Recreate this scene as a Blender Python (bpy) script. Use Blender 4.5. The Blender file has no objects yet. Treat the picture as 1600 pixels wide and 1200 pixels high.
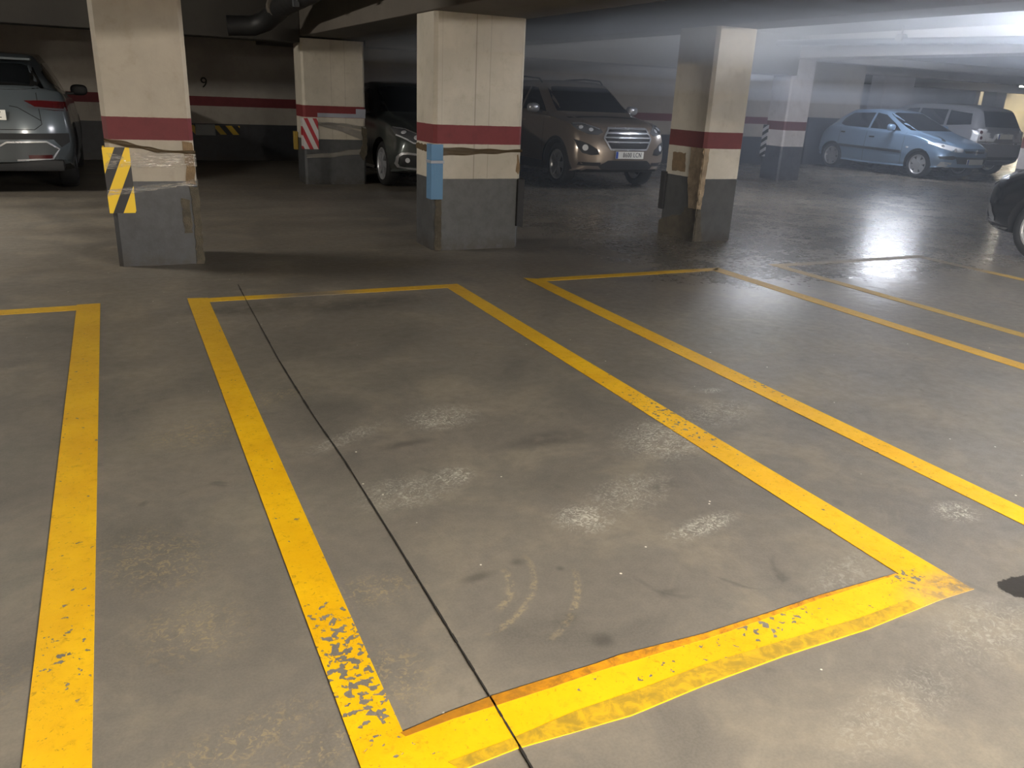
import bpy, bmesh, math, random
from mathutils import Vector, Matrix
from mathutils.bvhtree import BVHTree
random.seed(7)
S = bpy.context.scene
C = S.collection
PI = math.pi

# ------------------------------------------------------------------ camera
CAM_H = 1.38
F_PX, PITCH, ROLL, YAW = 1252.47, 0.347336, 0.0455810, -0.4589458
fwd = Vector((-math.sin(YAW)*math.cos(PITCH), math.cos(YAW)*math.cos(PITCH), -math.sin(PITCH)))
rt = Vector((math.cos(YAW), math.sin(YAW), 0))
up = rt.cross(fwd)
r2 = rt*math.cos(ROLL)+up*math.sin(ROLL)
u2 = -rt*math.sin(ROLL)+up*math.cos(ROLL)
cd = bpy.data.cameras.new('camera'); cam = bpy.data.objects.new('camera', cd); C.objects.link(cam)
M = Matrix((r2, u2, -fwd)).transposed().to_4x4(); M.translation = Vector((0, 0, CAM_H)); cam.matrix_world = M
cd.sensor_width = 36; cd.lens = F_PX/1600*36; cd.clip_start = .05; cd.clip_end = 200
S.camera = cam
def G(x, y, z=0.0):                      # surveyed point on the floor -> world x, y
    d = r2*(x-800)/F_PX - u2*(y-600)/F_PX + fwd
    t = (z-CAM_H)/d.z
    return (d.x*t, d.y*t)

# ------------------------------------------------------------------ object helpers
def tag(o, label=None, cat=None, group=None, kind=None):
    if label: o['label'] = label
    if cat: o['category'] = cat
    if group: o['group'] = group
    if kind: o['kind'] = kind
    return o
def thing(name, label, cat, loc=(0, 0, 0), rz=0, group=None):
    o = bpy.data.objects.new(name, None); C.objects.link(o)
    o.empty_display_size = .2
    o.location = loc; o.rotation_euler = (0, 0, rz)
    return tag(o, label, cat, group)
def obj(name, bm, mat, parent=None, smooth=None, label=None, recalc=True):
    if recalc: bmesh.ops.recalc_face_normals(bm, faces=bm.faces)
    me = bpy.data.meshes.new(name); bm.to_mesh(me); bm.free()
    for m in (mat if isinstance(mat, (list, tuple)) else [mat]): me.materials.append(m)
    if smooth is not None:
        me.polygons.foreach_set('use_smooth', [True]*len(me.polygons))
        if smooth < 179: me.set_sharp_from_angle(angle=math.radians(smooth))
    o = bpy.data.objects.new(name, me); C.objects.link(o)
    if parent: o.parent = parent
    if label: o['label'] = label
    return o
def box(bm, x0, x1, y0, y1, z0, z1, bev=0, seg=2, M=None):
    t = bmesh.new() if bev else bm
    vs = [t.verts.new((x, y, z)) for z in (z0, z1) for y in (y0, y1) for x in (x0, x1)]
    for f in ((0,2,3,1),(4,5,7,6),(0,1,5,4),(2,6,7,3),(0,4,6,2),(1,3,7,5)): t.faces.new([vs[i] for i in f])
    if bev: bmesh.ops.bevel(t, geom=list(t.edges), offset=bev, segments=seg, affect='EDGES', profile=.6, clamp_overlap=True)
    if M: bmesh.ops.transform(t, matrix=M, verts=t.verts if bev else vs)
    if bev: merge(bm, t)
    return bm
def merge(bm, t):
    me = bpy.data.meshes.new('tmp'); t.to_mesh(me); t.free(); bm.from_mesh(me); bpy.data.meshes.remove(me)
def tube(bm, p, q, r, n=16, r2_=None, caps=True):
    p, q = Vector(p), Vector(q); d = (q-p).normalized()
    a = d.orthogonal().normalized(); b = d.cross(a); r2_ = r if r2_ is None else r2_
    A = [bm.verts.new(p+(a*math.cos(2*PI*i/n)+b*math.sin(2*PI*i/n))*r) for i in range(n)]
    B = [bm.verts.new(q+(a*math.cos(2*PI*i/n)+b*math.sin(2*PI*i/n))*r2_) for i in range(n)]
    for i in range(n): bm.faces.new((A[i], A[(i+1) % n], B[(i+1) % n], B[i]))
    if caps: bm.faces.new(A[::-1]); bm.faces.new(B)
    return bm
def path_tube(bm, pts, r, n=14):
    pts = [Vector(p) for p in pts]; rings = []
    a = None
    for i, p in enumerate(pts):
        d = ((pts[min(i+1, len(pts)-1)]-p).normalized()+(p-pts[max(i-1, 0)]).normalized()).normalized()
        a = (d.orthogonal() if a is None else (a-d*a.dot(d))).normalized(); b = d.cross(a)
        rings.append([bm.verts.new(p+(a*math.cos(2*PI*k/n)+b*math.sin(2*PI*k/n))*r) for k in range(n)])
    for R0, R1 in zip(rings, rings[1:]):
        for k in range(n): bm.faces.new((R0[k], R0[(k+1) % n], R1[(k+1) % n], R1[k]))
    bm.faces.new(rings[0][::-1]); bm.faces.new(rings[-1])
    return bm
def lathe_x(bm, prof, n=40, cx=0, cy=0, cz=0):     # profile (x, r) revolved about the X axis, closed profile
    rings = [[bm.verts.new((cx+x, cy+r*math.cos(2*PI*k/n), cz+r*math.sin(2*PI*k/n))) for k in range(n)] for x, r in prof]
    for i in range(len(rings)):
        A, B = rings[i], rings[(i+1) % len(rings)]
        for k in range(n): bm.faces.new((A[k], A[(k+1) % n], B[(k+1) % n], B[k]))
    return bm
def prism(bm, pts, z0, z1):
    a = [bm.verts.new((x, y, z0)) for x, y in pts]; b = [bm.verts.new((x, y, z1)) for x, y in pts]
    bm.faces.new(a[::-1]); bm.faces.new(b)
    for i in range(len(pts)): j = (i+1) % len(pts); bm.faces.new((a[i], a[j], b[j], b[i]))
    return bm

# ------------------------------------------------------------------ material helpers
def sl(c): return tuple((x/12.92 if x <= .04045 else ((x+.055)/1.055)**2.4) for x in [v/255 for v in c])+(1,)
class NT:
    def __init__(s, tree): s.t = tree; s.n = tree.nodes; s.l = tree.links
    def put(s, sock, v):
        if isinstance(v, bpy.types.NodeSocket): s.l.new(v, sock)
        elif v is not None:
            if sock.type == 'RGBA' and not hasattr(v, '__len__'): v = (v, v, v, 1)
            elif sock.type == 'RGBA' and len(v) == 3: v = tuple(v)+(1,)
            sock.default_value = v
    def node(s, typ, ins=None, **props):
        n = s.n.new(typ)
        for k, v in props.items(): setattr(n, k, v)
        for k, v in (ins or {}).items(): s.put(n.inputs[k], v)
        return n
    def m(s, op, a, b=None, c=None, clamp=False):
        n = s.node('ShaderNodeMath', operation=op, use_clamp=clamp)
        for i, v in enumerate((a, b, c)):
            if v is not None: s.put(n.inputs[i], v)
        return n.outputs[0]
    def mix(s, f, a, b, mode='MIX'):
        n = s.node('ShaderNodeMix', data_type='RGBA', blend_type=mode)
        s.put(n.inputs[0], f); s.put(n.inputs[6], a); s.put(n.inputs[7], b); return n.outputs[2]
    def pos(s): return s.node('ShaderNodeNewGeometry').outputs['Position']
    def objco(s): return s.node('ShaderNodeTexCoord').outputs['Object']
    def xyz(s, v): return s.node('ShaderNodeSeparateXYZ', {0: v}).outputs
    def noise(s, vec, scale, detail=4, rough=.6, dist=0):
        return s.node('ShaderNodeTexNoise', {'Vector': vec, 'Scale': scale, 'Detail': detail, 'Roughness': rough, 'Distortion': dist}).outputs[0]
    def vor(s, vec, scale, feat='F1'):
        return s.node('ShaderNodeTexVoronoi', {'Vector': vec, 'Scale': scale}, feature=feat).outputs[0]
    def ramp(s, v, a, b, lo=0., hi=1., smooth=True):
        n = s.node('ShaderNodeMapRange', {0: v, 1: a, 2: b, 3: lo, 4: hi}, interpolation_type='SMOOTHSTEP' if smooth else 'LINEAR'); return n.outputs[0]
    def mapping(s, vec, loc=(0,0,0), rot=(0,0,0), scale=(1,1,1), typ='TEXTURE'):
        return s.node('ShaderNodeMapping', {'Vector': vec, 'Location': loc, 'Rotation': rot, 'Scale': scale}, vector_type=typ).outputs[0]
    def length(s, v): return s.node('ShaderNodeVectorMath', {0: v}, operation='LENGTH').outputs['Value']
def new_mat(name):
    m = bpy.data.materials.new(name); m.use_nodes = True
    t = NT(m.node_tree); b = m.node_tree.nodes['Principled BSDF']
    return m, t, b
def pmat(name, col, rough=.5, metal=0, coat=0, var=.06, scale=6, spec=.5, bump=0, coat_rough=.08, srgb=True):
    m, t, b = new_mat(name)
    c = sl(col) if srgb else col
    nz = t.noise(t.objco(), scale, 5, .6)
    k = t.ramp(nz, .3, .7, 1-var, 1+var, False)
    cc = t.node('ShaderNodeVectorMath', {0: c[:3], 'Scale': k}, operation='SCALE').outputs[0]
    t.put(b.inputs['Base Color'], cc)
    t.put(b.inputs['Roughness'], t.ramp(nz, .3, .7, max(0, rough-.04), min(1, rough+.06), False))
    b.inputs['Metallic'].default_value = metal
    b.inputs['Coat Weight'].default_value = coat; b.inputs['Coat Roughness'].default_value = coat_rough
    b.inputs['Specular IOR Level'].default_value = spec
    if bump:
        bp = t.node('ShaderNodeBump', {'Strength': bump, 'Distance': .01, 'Height': t.noise(t.objco(), scale*8, 4)})
        t.put(b.inputs['Normal'], bp.outputs[0])
    return m

# ---- concrete, shared by the floor and by the places where the paint has flaked off
cg = bpy.data.node_groups.new('concrete_floor', 'ShaderNodeTree')
for nm, ty in (('Color', 'NodeSocketColor'), ('Roughness', 'NodeSocketFloat'), ('Height', 'NodeSocketFloat')):
    cg.interface.new_socket(nm, in_out='OUTPUT', socket_type=ty)
t = NT(cg); P = t.pos()
n_big = t.noise(P, .55, 4, .55); n_mid = t.noise(P, 2.3, 6, .62, .6); n_fin = t.noise(P, 17, 6, .7); n_gr = t.noise(P, 140, 3, .6)
swirl = t.noise(t.mapping(P, rot=(0, 0, .7), scale=(1.6, .45, 1)), 1.9, 6, .65, 1.4)
col = t.mix(t.ramp(n_big, .3, .7), sl((106, 101, 93)), sl((122, 116, 107)))
col = t.mix(t.m('MULTIPLY', t.ramp(n_mid, .45, .68), .7), col, sl((140, 131, 116)))
col = t.mix(t.m('MULTIPLY', t.ramp(n_mid, .46, .27), .55), col, sl((82, 80, 76)))
col = t.mix(t.m('MULTIPLY', t.ramp(swirl, .55, .75), .35), col, sl((146, 138, 124)))
col = t.mix(t.m('MULTIPLY', t.ramp(n_fin, .3, .7), .30), col, sl((90, 87, 82)))
col = t.mix(t.m('MULTIPLY', t.ramp(n_gr, .35, .65), .14), col, sl((150, 145, 135)))
# dark smudges
farz = t.ramp(t.xyz(P)[1], 3.5, 6.0)
sm = t.m('MULTIPLY', t.m('MULTIPLY', t.ramp(t.noise(P, 4.2, 3, .5, 1.2), .64, .74), t.m('SUBTRACT', 1.0, t.m('MULTIPLY', farz, .8))), t.ramp(n_big, .4, .6, .3, .8))
col = t.mix(t.m('MULTIPLY', sm, .55), col, sl((64, 62, 60)))
# scattered pale crumbs
sp = t.m('MULTIPLY', t.ramp(t.vor(P, 9.0), .045, .03), t.m('GREATER_THAN', t.noise(P, 3.1, 2), .53))
col = t.mix(sp, col, sl((232, 226, 212)))
def blob(cx, cy, rx, ry, rot=0, soft=.45):
    d = t.length(t.mapping(P, loc=(cx, cy, 0), rot=(0, 0, rot), scale=(rx, ry, 100)))
    return t.ramp(d, 1, soft)
# white efflorescence scuffs
wn = t.noise(P, 30, 6, .75, 2.5); wn2 = t.noise(t.mapping(P, rot=(0, 0, .5), scale=(1, .35, 1)), 14, 5, .7, 1.5)
acc = None
for cx, cy, rx, ry, rot, w in ((1.20, 3.12, .24, .17, .2, .85), (1.03, 2.56, .13, .10, .3, 1.), (.83, 2.50, .26, .17, .1, .55), (1.34, 2.10, .15, .13, 0, 1.),
        (1.70, 1.90, .22, .07, .2, 1.), (2.66, 1.64, .12, .10, .2, .9), (2.03, 2.58, .34, .26, .5, .8), (1.60, 2.2, .3, .16, .3, .55), (2.45, 2.75, .35, .20, .3, .5),
        (2.62, 3.0, .10, .05, 0, 1.1), (1.95, 1.5, .3, .1, .3, .25), (.75, 3.05, .3, .08, .5, .5), (2.1, 1.12, .35, .16, .2, .26), (1.6, 1.0, .4, .12, .2, .24), (2.5, 1.02, .3, .1, .1, .3)):
    b_ = t.m('MULTIPLY', blob(cx, cy, rx, ry, rot, .2), w)
    acc = b_ if acc is None else t.m('MAXIMUM', acc, b_)
wm = t.m('MULTIPLY', acc, t.m('ADD', t.ramp(wn, .50, .60), t.m('MULTIPLY', t.ramp(wn2, .45, .7), .45)), clamp=True)
col = t.mix(t.m('MULTIPLY', wm, .75), col, sl((205, 202, 190)))
# ochre scuffs
acc = None
for cx, cy, rx, ry, rot in ((-.02, 2.35, .24, .30, .3), (.05, 1.95, .2, .22, .5), (.50, 1.58, .12, .20, 0), (.2, 3.3, .35, .22, .2), (.1, 1.5, .35, .10, .3), (.30, 1.42, .25, .08, .2),
        (.55, 1.95, .2, .12, 0), (-.55, 1.9, .3, .25, 0), (.50, 3.6, .4, .12, .3)):
    b_ = blob(cx, cy, rx, ry, rot, .1); acc = b_ if acc is None else t.m('MAXIMUM', acc, b_)
oc = t.m('MULTIPLY', acc, t.ramp(t.noise(P, 42, 5, .7, 1.5), .50, .62))
col = t.mix(t.m('MULTIPLY', oc, .5), col, sl((170, 152, 112)))
# tyre-turn arcs
arc = None
for cx, cy, r, w, a0, a1 in ((.744, 1.903, .20, .018, -1.2, .15), (.69, 1.98, .352, .016, -1.45, .0), (.70, 1.97, .47, .016, -1.2, -.2)):
    lp = t.mapping(P, loc=(cx, cy, 0)); X = t.xyz(lp); d = t.m('ABSOLUTE', t.m('SUBTRACT', t.m('SQRT', t.m('ADD', t.m('MULTIPLY', X[0], X[0]), t.m('MULTIPLY', X[1], X[1]))), r))
    an = t.m('ARCTAN2', X[1], X[0])
    k = t.m('MULTIPLY', t.ramp(d, w, w*.2), t.m('MULTIPLY', t.ramp(an, a0, a0+.3), t.ramp(an, a1, a1-.3)))
    arc = k if arc is None else t.m('MAXIMUM', arc, k)
col = t.mix(t.m('MULTIPLY', t.m('MULTIPLY', arc, t.ramp(t.noise(P, 38, 5, .75), .44, .60)), .5), col, sl((176, 160, 124)))
# dark spots: old gum, oil
acc = None
for cx, cy, rx, ry in ((1.0, 1.93, .035, .03), (1.11, 1.85, .02, .02), (.85, 1.9, .09, .03), (1.36, 1.62, .05, .03), (.95, 2.9, .18, .05), (.75, 5.25, .8, .22), (1.4, 5.2, .9, .25), (1.0, 1.62, .06, .04), (1.05, 1.5, .05, .05), (1.75, 2.2, .12, .07), (-.55, 1.55, .1, .1), (1.55, 2.75, .3, .1)):
    b_ = blob(cx, cy, rx, ry, .1, .1); acc = b_ if acc is None else t.m('MAXIMUM', acc, b_)
col = t.mix(t.m('MULTIPLY', t.m('MULTIPLY', acc, t.ramp(t.noise(P, 9, 4), .3, .55)), .5), col, sl((58, 56, 54)))
# wet oil patch at the right
wd = t.m('ADD', t.length(t.mapping(P, loc=(2.47, 1.19, 0), rot=(0, 0, -.3), scale=(.15, .072, 10))), t.m('MULTIPLY', t.m('SUBTRACT', t.noise(P, 16, 5, .7), .5), .7))
wet = t.ramp(wd, 1.0, .93)
col = t.mix(wet, col, sl((38, 34, 28)))
# darker traffic lane, browner towards the left
XY = t.xyz(P)
lane = t.m('MULTIPLY', t.ramp(XY[1], 5.6, 6.4), t.ramp(t.noise(t.mapping(P, scale=(2.2, .6, 1)), 1.1, 5, .6), .35, .65))
col = t.mix(t.m('MULTIPLY', lane, .35), col, sl((84, 76, 66)))
out = t.node('NodeGroupOutput')
rough = t.m('ADD', t.ramp(n_mid, .3, .7, .39, .47, False), t.m('MULTIPLY', t.ramp(n_fin, .3, .7), .08))
rough = t.m('ADD', rough, t.m('MULTIPLY', wm, .15))
rough = t.m('SUBTRACT', rough, t.m('MULTIPLY', t.m('MULTIPLY', t.ramp(XY[1], 3.6, 5.2), t.ramp(XY[0], 2.5, 4.5)), .20))
rough = t.mix(wet, rough, .55)
t.put(out.inputs['Color'], col); t.put(out.inputs['Roughness'], rough)
H = t.m('ADD', t.m('MULTIPLY', n_fin, .5), t.m('ADD', t.m('MULTIPLY', n_mid, 1.6), t.m('MULTIPLY', n_gr, .12)))
patch = t.m('MULTIPLY', t.ramp(t.length(t.mapping(P, loc=(6.1, 4.9, 0), rot=(0, 0, .6), scale=(2.2, .9, 10))), 1, .2), t.m('MULTIPLY', t.noise(P, 3.5, 4, .6, 1.0), 9.))
t.put(out.inputs['Height'], t.m('MULTIPLY', t.m('ADD', H, patch), t.m('SUBTRACT', 1.0, t.m('MULTIPLY', farz, .86))))

m_floor, t, b = new_mat('floor_concrete')
g = t.node('ShaderNodeGroup', node_tree=cg)
t.put(b.inputs['Base Color'], g.outputs[0]); t.put(b.inputs['Roughness'], g.outputs[1])
t.put(b.inputs['Normal'], t.node('ShaderNodeBump', {'Strength': .35, 'Distance': .006, 'Height': g.outputs[2]}).outputs[0])
b.inputs['Specular IOR Level'].default_value = .55

m_yellow, t, b = new_mat('yellow_road_paint')
g = t.node('ShaderNodeGroup', node_tree=cg); P = t.pos()
n1 = t.noise(P, 3.5, 5, .6); n2 = t.noise(P, 26, 6, .72, .4); n3 = t.noise(P, 60, 5, .7, 1.2); X = t.xyz(P)
yc = t.mix(t.ramp(n1, .3, .7), sl((226, 172, 8)), sl((240, 190, 14)))
yc = t.mix(t.m('MULTIPLY', t.ramp(n2, .52, .75), .45), yc, sl((176, 132, 24)))
yc = t.mix(t.m('MULTIPLY', t.ramp(n3, .60, .66), .5), yc, sl((140, 108, 34)))
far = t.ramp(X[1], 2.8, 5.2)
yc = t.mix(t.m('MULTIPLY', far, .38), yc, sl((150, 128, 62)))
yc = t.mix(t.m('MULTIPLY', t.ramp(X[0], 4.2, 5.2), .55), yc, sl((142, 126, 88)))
def blob2(cx, cy, rx, ry): return t.ramp(t.length(t.mapping(P, loc=(cx, cy, 0), scale=(rx, ry, 50))), 1, .15)
chipz = None
for cx, cy, rx, ry, w in ((.40, 1.66, .12, .46, .20), (.41, 1.50, .12, .20, .16), (1.50, 1.38, .28, .10, .13), (1.2, 1.33, .3, .1, .06), (2.2, 2.75, .2, .6, .12), (3.0, 3.0, .2, .45, .12), (2.1, 1.4, .14, .1, .16), (-.25, 1.95, .12, .25, .09)):
    b_ = t.m('MULTIPLY', blob2(cx, cy, rx, ry), w); chipz = b_ if chipz is None else t.m('MAXIMUM', chipz, b_)
chip = t.ramp(t.m('ADD', t.noise(P, 44, 3, .5, .15), chipz), .70, .715)
edge = t.ramp(t.m('ADD', t.noise(P, 44, 3, .5, .15), chipz), .675, .70)
yc = t.mix(t.m('MULTIPLY', edge, .35), yc, sl((120, 92, 30)))
# worn-through corner at the far right end of the bay and the faded strips
wear = t.m('MULTIPLY', blob2(2.22, 1.30, .30, .13), t.ramp(n2, .35, .6, .3, .85))
wear = t.m('MAXIMUM', wear, t.m('MULTIPLY', t.ramp(X[0], 5.0, 6.0), t.ramp(X[1], 4.6, 5.0, .1, .85)))
wear = t.m('MAXIMUM', wear, t.m('MULTIPLY', blob2(1.15, 5.5, .45, .3), .9))
f = t.m('MAXIMUM', chip, wear)
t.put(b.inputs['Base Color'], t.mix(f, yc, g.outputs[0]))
t.put(b.inputs['Roughness'], t.ramp(n2, .3, .7, .42, .6, False)); b.inputs['Specular IOR Level'].default_value = .35
hh = t.m('ADD', t.m('MULTIPLY', n2, .6), t.m('SUBTRACT', t.m('MULTIPLY', n3, .4), t.m('MULTIPLY', chip, .5)))
t.put(b.inputs['Normal'], t.node('ShaderNodeBump', {'Strength': .5, 'Distance': .004, 'Height': hh}).outputs[0])

def banded(name, base=(206, 198, 182), red=(120, 44, 46), grey=(78, 80, 82), seams=(), z_red=(.94, 1.10), z_grey=.64, has_white=True, dirt=.35, top=None):
    m, t, b = new_mat(name); P = t.pos(); X = t.xyz(P)
    z = t.m('ADD', X[2], t.m('MULTIPLY', t.m('SUBTRACT', t.noise(P, 14, 3), .5), .006))
    n1 = t.noise(P, 1.6, 5, .6); n2 = t.noise(P, 8, 6, .7); n3 = t.noise(t.mapping(P, scale=(1, 1, 5)), 9, 4, .6)
    c = t.mix(t.ramp(n1, .3, .7), sl(base), sl(tuple(int(v*.90) for v in base)))
    c = t.mix(t.m('MULTIPLY', t.ramp(n2, .5, .8), dirt), c, sl((128, 116, 96)))
    c = t.mix(t.m('MULTIPLY', t.ramp(n3, .55, .8), dirt*.6), c, sl((120, 110, 94)))
    for ax, v, w, s in seams:
        c = t.mix(t.m('MULTIPLY', t.ramp(t.m('ABSOLUTE', t.m('SUBTRACT', X[ax], v)), w, w*.2), s), c, sl((92, 82, 70)))
    rc = t.mix(t.m('MULTIPLY', t.ramp(n2, .4, .8), .5), sl(red), sl(tuple(int(v*.75) for v in red)))
    gc = t.mix(t.ramp(n2, .35, .7), sl(grey), sl(tuple(int(v*.84) for v in grey)))
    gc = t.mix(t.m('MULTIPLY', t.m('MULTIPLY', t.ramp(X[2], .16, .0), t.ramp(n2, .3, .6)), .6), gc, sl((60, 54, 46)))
    if has_white:
        r = t.m('MULTIPLY', t.m('GREATER_THAN', z, z_red[0]), t.m('LESS_THAN', z, z_red[1]))
        c = t.mix(r, c, rc)
    c = t.mix(t.m('LESS_THAN', z, z_grey), c, gc)
    t.put(b.inputs['Base Color'], c)
    t.put(b.inputs['Roughness'], t.mix(t.m('LESS_THAN', z, z_grey), .72, .5))
    t.put(b.inputs['Normal'], t.node('ShaderNodeBump', {'Strength': .25, 'Distance': .006, 'Height': t.m('ADD', n2, t.m('MULTIPLY', t.noise(P, 40, 4), .4))}).outputs[0])
    return m
def plain(name, col, dirt=.3, rough=.8):
    m, t, b = new_mat(name); P = t.pos()
    n1 = t.noise(P, .9, 5, .6); n2 = t.noise(P, 7, 6, .7)
    c = t.mix(t.ramp(n1, .3, .7), sl(col), sl(tuple(int(v*.88) for v in col)))
    c = t.mix(t.m('MULTIPLY', t.ramp(n2, .5, .8), dirt), c, sl(tuple(int(v*.7) for v in col)))
    t.put(b.inputs['Base Color'], c); b.inputs['Roughness'].default_value = rough
    t.put(b.inputs['Normal'], t.node('ShaderNodeBump', {'Strength': .3, 'Distance': .008, 'Height': n2}).outputs[0])
    return m
m_wall = banded('banded_wall_paint', base=(168, 161, 150), red=(104, 38, 42), grey=(50, 52, 57))
m_wall_r = banded('banded_wall_paint_east', base=(190, 186, 182), grey=(70, 72, 78))
m_ceil = plain('ceiling_concrete', (112, 107, 99))
m_ceil2 = plain('beam_concrete', (92, 86, 78))
m_beamd = plain('shaded_beam_concrete', (54, 51, 46))  # beam concrete darkened, the left beam's lack of light put into its colour
m_beam_p = plain('painted_beam', (196, 194, 192), .2)
m_p1 = banded('pillar_paint_west', base=(168, 159, 145), red=(100, 38, 42), grey=(68, 70, 73)); m_p2 = banded('pillar_paint_seamed', base=(192, 185, 171), red=(112, 42, 46), seams=((0, 2.91, .008, .45), (0, 3.045, .006, .3), (0, 2.60, .005, .2), (0, 3.36, .012, .25)))
m_p3 = banded('pillar_paint_worn', base=(204, 199, 188), red=(104, 48, 50), dirt=.3); m_p4 = banded('pillar_paint_east', base=(226, 222, 222), red=(116, 66, 68), grey=(96, 99, 108)); m_p5 = banded('pillar_paint_rear', seams=((0, 2.9, .006, .3), (0, 3.1, .006, .3)))
m_pplain = plain('plain_pillar_paint', (180, 176, 176), .2)
m_greyw = plain('dark_grey_wall_paint', (62, 64, 70), .2, .6)
m_beige = plain('beige_wall_paint', (214, 204, 176), .1)

m_joint = pmat('dark_joint', (34, 31, 27), .9)  # plain dark colour of the joint line
m_blackr = pmat('black_rubber', (24, 24, 25), .75)
m_plasticb = pmat('black_plastic', (27, 28, 30), .55)
m_chrome = pmat('chrome', (206, 208, 212), .24, .75)
m_alloy = pmat('alloy', (190, 192, 196), .3, .55)
m_alloyd = pmat('dark_alloy', (96, 97, 100), .35, .9)
m_glass = pmat('tinted_glass', (14, 16, 18), .05, 0, 1., spec=.6)
m_lens = pmat('headlight_lens', (214, 217, 222), .18, .1, 1.)
m_lensd = pmat('dark_lamp_housing', (104, 106, 110), .2, .3, 1.)
m_red = pmat('red_tail_lens', (74, 9, 15), .2, 0, 1.)
m_amber = pmat('amber_lens', (190, 96, 20), .2, 0, 1.)
m_plate = pmat('plate_white', (225, 225, 218), .4)
m_plateb = pmat('plate_blue', (30, 76, 178), .4)
m_ink = pmat('plate_black', (16, 16, 18), .5)
m_under = pmat('underbody', (14, 14, 15), .9)
m_seam = pmat('panel_gap', (10, 10, 11), .8)
m_pvc = pmat('drain_pipe_pvc', (92, 86, 78), .45)
m_pvcd = pmat('dark_pipe', (17, 17, 18), .6)
m_galv = pmat('galvanised_pipe', (84, 88, 94), .4, .5)
m_blue = pmat('blue_foam', (92, 132, 168), .7, bump=.3)
m_foamb = pmat('charcoal_foam', (46, 47, 50), .8, bump=.3)
m_foamy = pmat('yellow_foam', (150, 124, 52), .8)
m_brown = pmat('exposed_brown_plaster', (120, 100, 74), .85, var=.25, scale=12, bump=.6)
m_brown2 = pmat('weathered_beige_plaster', (146, 130, 108), .8, var=.4, scale=9, bump=.6)
m_dirty = pmat('scraped_grey_plaster', (84, 78, 66), .85, var=.35, scale=14, bump=.8)
m_ribbon = pmat('brown_packing_tape', (108, 92, 70), .22, 0, .6)
m_silvert = pmat('silver_plastic_film', (176, 172, 164), .25, 0, .8)
m_whitet = pmat('bluish_white_tape', (150, 154, 164), .5)
m_number = pmat('black_stencil_paint', (40, 38, 36), .8)
m_boxgrey = pmat('grey_enamel_sheet', (150, 154, 154), .5)
m_case = pmat('luminaire_casing', (180, 182, 184), .5)
m_brake = pmat('brake_disc', (90, 90, 92), .4, .9)

m_tape, t, b = new_mat('clear_tape')
P = t.pos(); X = t.xyz(P); nz = t.noise(t.mapping(P, scale=(.35, 1, .02)), 3.2, 4, .6, .4); gl = t.noise(t.mapping(P, scale=(.12, 1, .008)), 2.0, 3, .6)
b.inputs['Base Color'].default_value = (.8, .78, .74, 1); b.inputs['Roughness'].default_value = .12; b.inputs['Specular IOR Level'].default_value = 1.
streak = t.ramp(gl, .55, .60)
t.put(b.inputs['Metallic'], streak)
t.put(b.inputs['Alpha'], t.m('MAXIMUM', t.ramp(nz, .45, .75, .06, .35), t.m('MULTIPLY', streak, .9))); b.inputs['Coat Weight'].default_value = 1.
t.put(b.inputs['Normal'], t.node('ShaderNodeBump', {'Strength': 1., 'Distance': .003, 'Height': nz}).outputs[0])

def stripes(name, c0, c1, ax, ang, period, duty=.5, off=0):
    m, t, b = new_mat(name); X = t.xyz(t.pos())
    u = t.m('ADD', t.m('MULTIPLY', X[ax], math.cos(ang)), t.m('MULTIPLY', X[2], math.sin(ang)))
    fr = t.m('FRACT', t.m('ADD', t.m('DIVIDE', u, period), off+100))
    t.put(b.inputs['Base Color'], t.mix(t.m('LESS_THAN', fr, duty), sl(c0), sl(c1))); b.inputs['Roughness'].default_value = .45
    return m
m_haz1 = stripes('yellow_black_stripes', (24, 24, 26), (236, 196, 28), 0, -math.radians(24), .138, .54, .10)
m_haz5 = stripes('red_white_stripes', (204, 200, 198), (170, 42, 52), 0, math.radians(25), .115, .45)
m_haz4 = stripes('white_black_stripes', (52, 54, 58), (196, 196, 200), 1, math.radians(60), .12, .5)
m_hazw = stripes('wall_yellow_black_stripes', (22, 22, 24), (216, 176, 30), 0, math.radians(38), .17, .5, .1)
m_hazc = stripes('side_yellow_black_stripes', (26, 26, 28), (190, 160, 40), 1, math.radians(40), .14, .5)

def paint(name, col, rough=.32, metal=.45):
    m, t, b = new_mat(name); P = t.objco()
    t.put(b.inputs['Base Color'], t.mix(t.ramp(t.noise(P, 900, 2), .4, .6, 0, .12), sl(col), sl(tuple(min(255, int(v*1.3)) for v in col))))
    b.inputs['Metallic'].default_value = metal; b.inputs['Roughness'].default_value = rough
    b.inputs['Coat Weight'].default_value = 1; b.inputs['Coat Roughness'].default_value = .06
    # thin film of garage dust
    t.put(b.inputs['Coat Roughness'], t.ramp(t.noise(P, 5, 5, .7), .3, .7, .05, .18, False))
    return m

# ------------------------------------------------------------------ setting
def st(name, bm, mat, **k):
    o = obj(name, bm, mat, **k); o['kind'] = 'structure'; return o
CZ = 2.6
fl = st('floor', box(bmesh.new(), -9, 46, -6, 30, -.2, 0), m_floor)
ceil = st('ceiling', box(bmesh.new(), -9, 46, -6, 30, CZ, CZ+.2), m_ceil)
st('wall_back', box(bmesh.new(), -9, 17.6, 16, 16.25, 0, CZ), m_wall)
st('wall_left', box(bmesh.new(), -9.2, -9, -6, 16.25, 0, CZ), m_wall)
st('wall_front', box(bmesh.new(), -9, 31, -6.2, -6, 0, CZ), m_wall)
st('wall_right', box(bmesh.new(), 31, 31.2, -6.2, 19.0, 0, CZ), m_wall_r)
st('wall_hall_back', box(bmesh.new(), 17.6, 46, 30, 30.2, 0, CZ), m_pplain)
st('wall_hall_left', box(bmesh.new(), 17.4, 17.6, 16.25, 30, 0, CZ), m_pplain)
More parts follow.
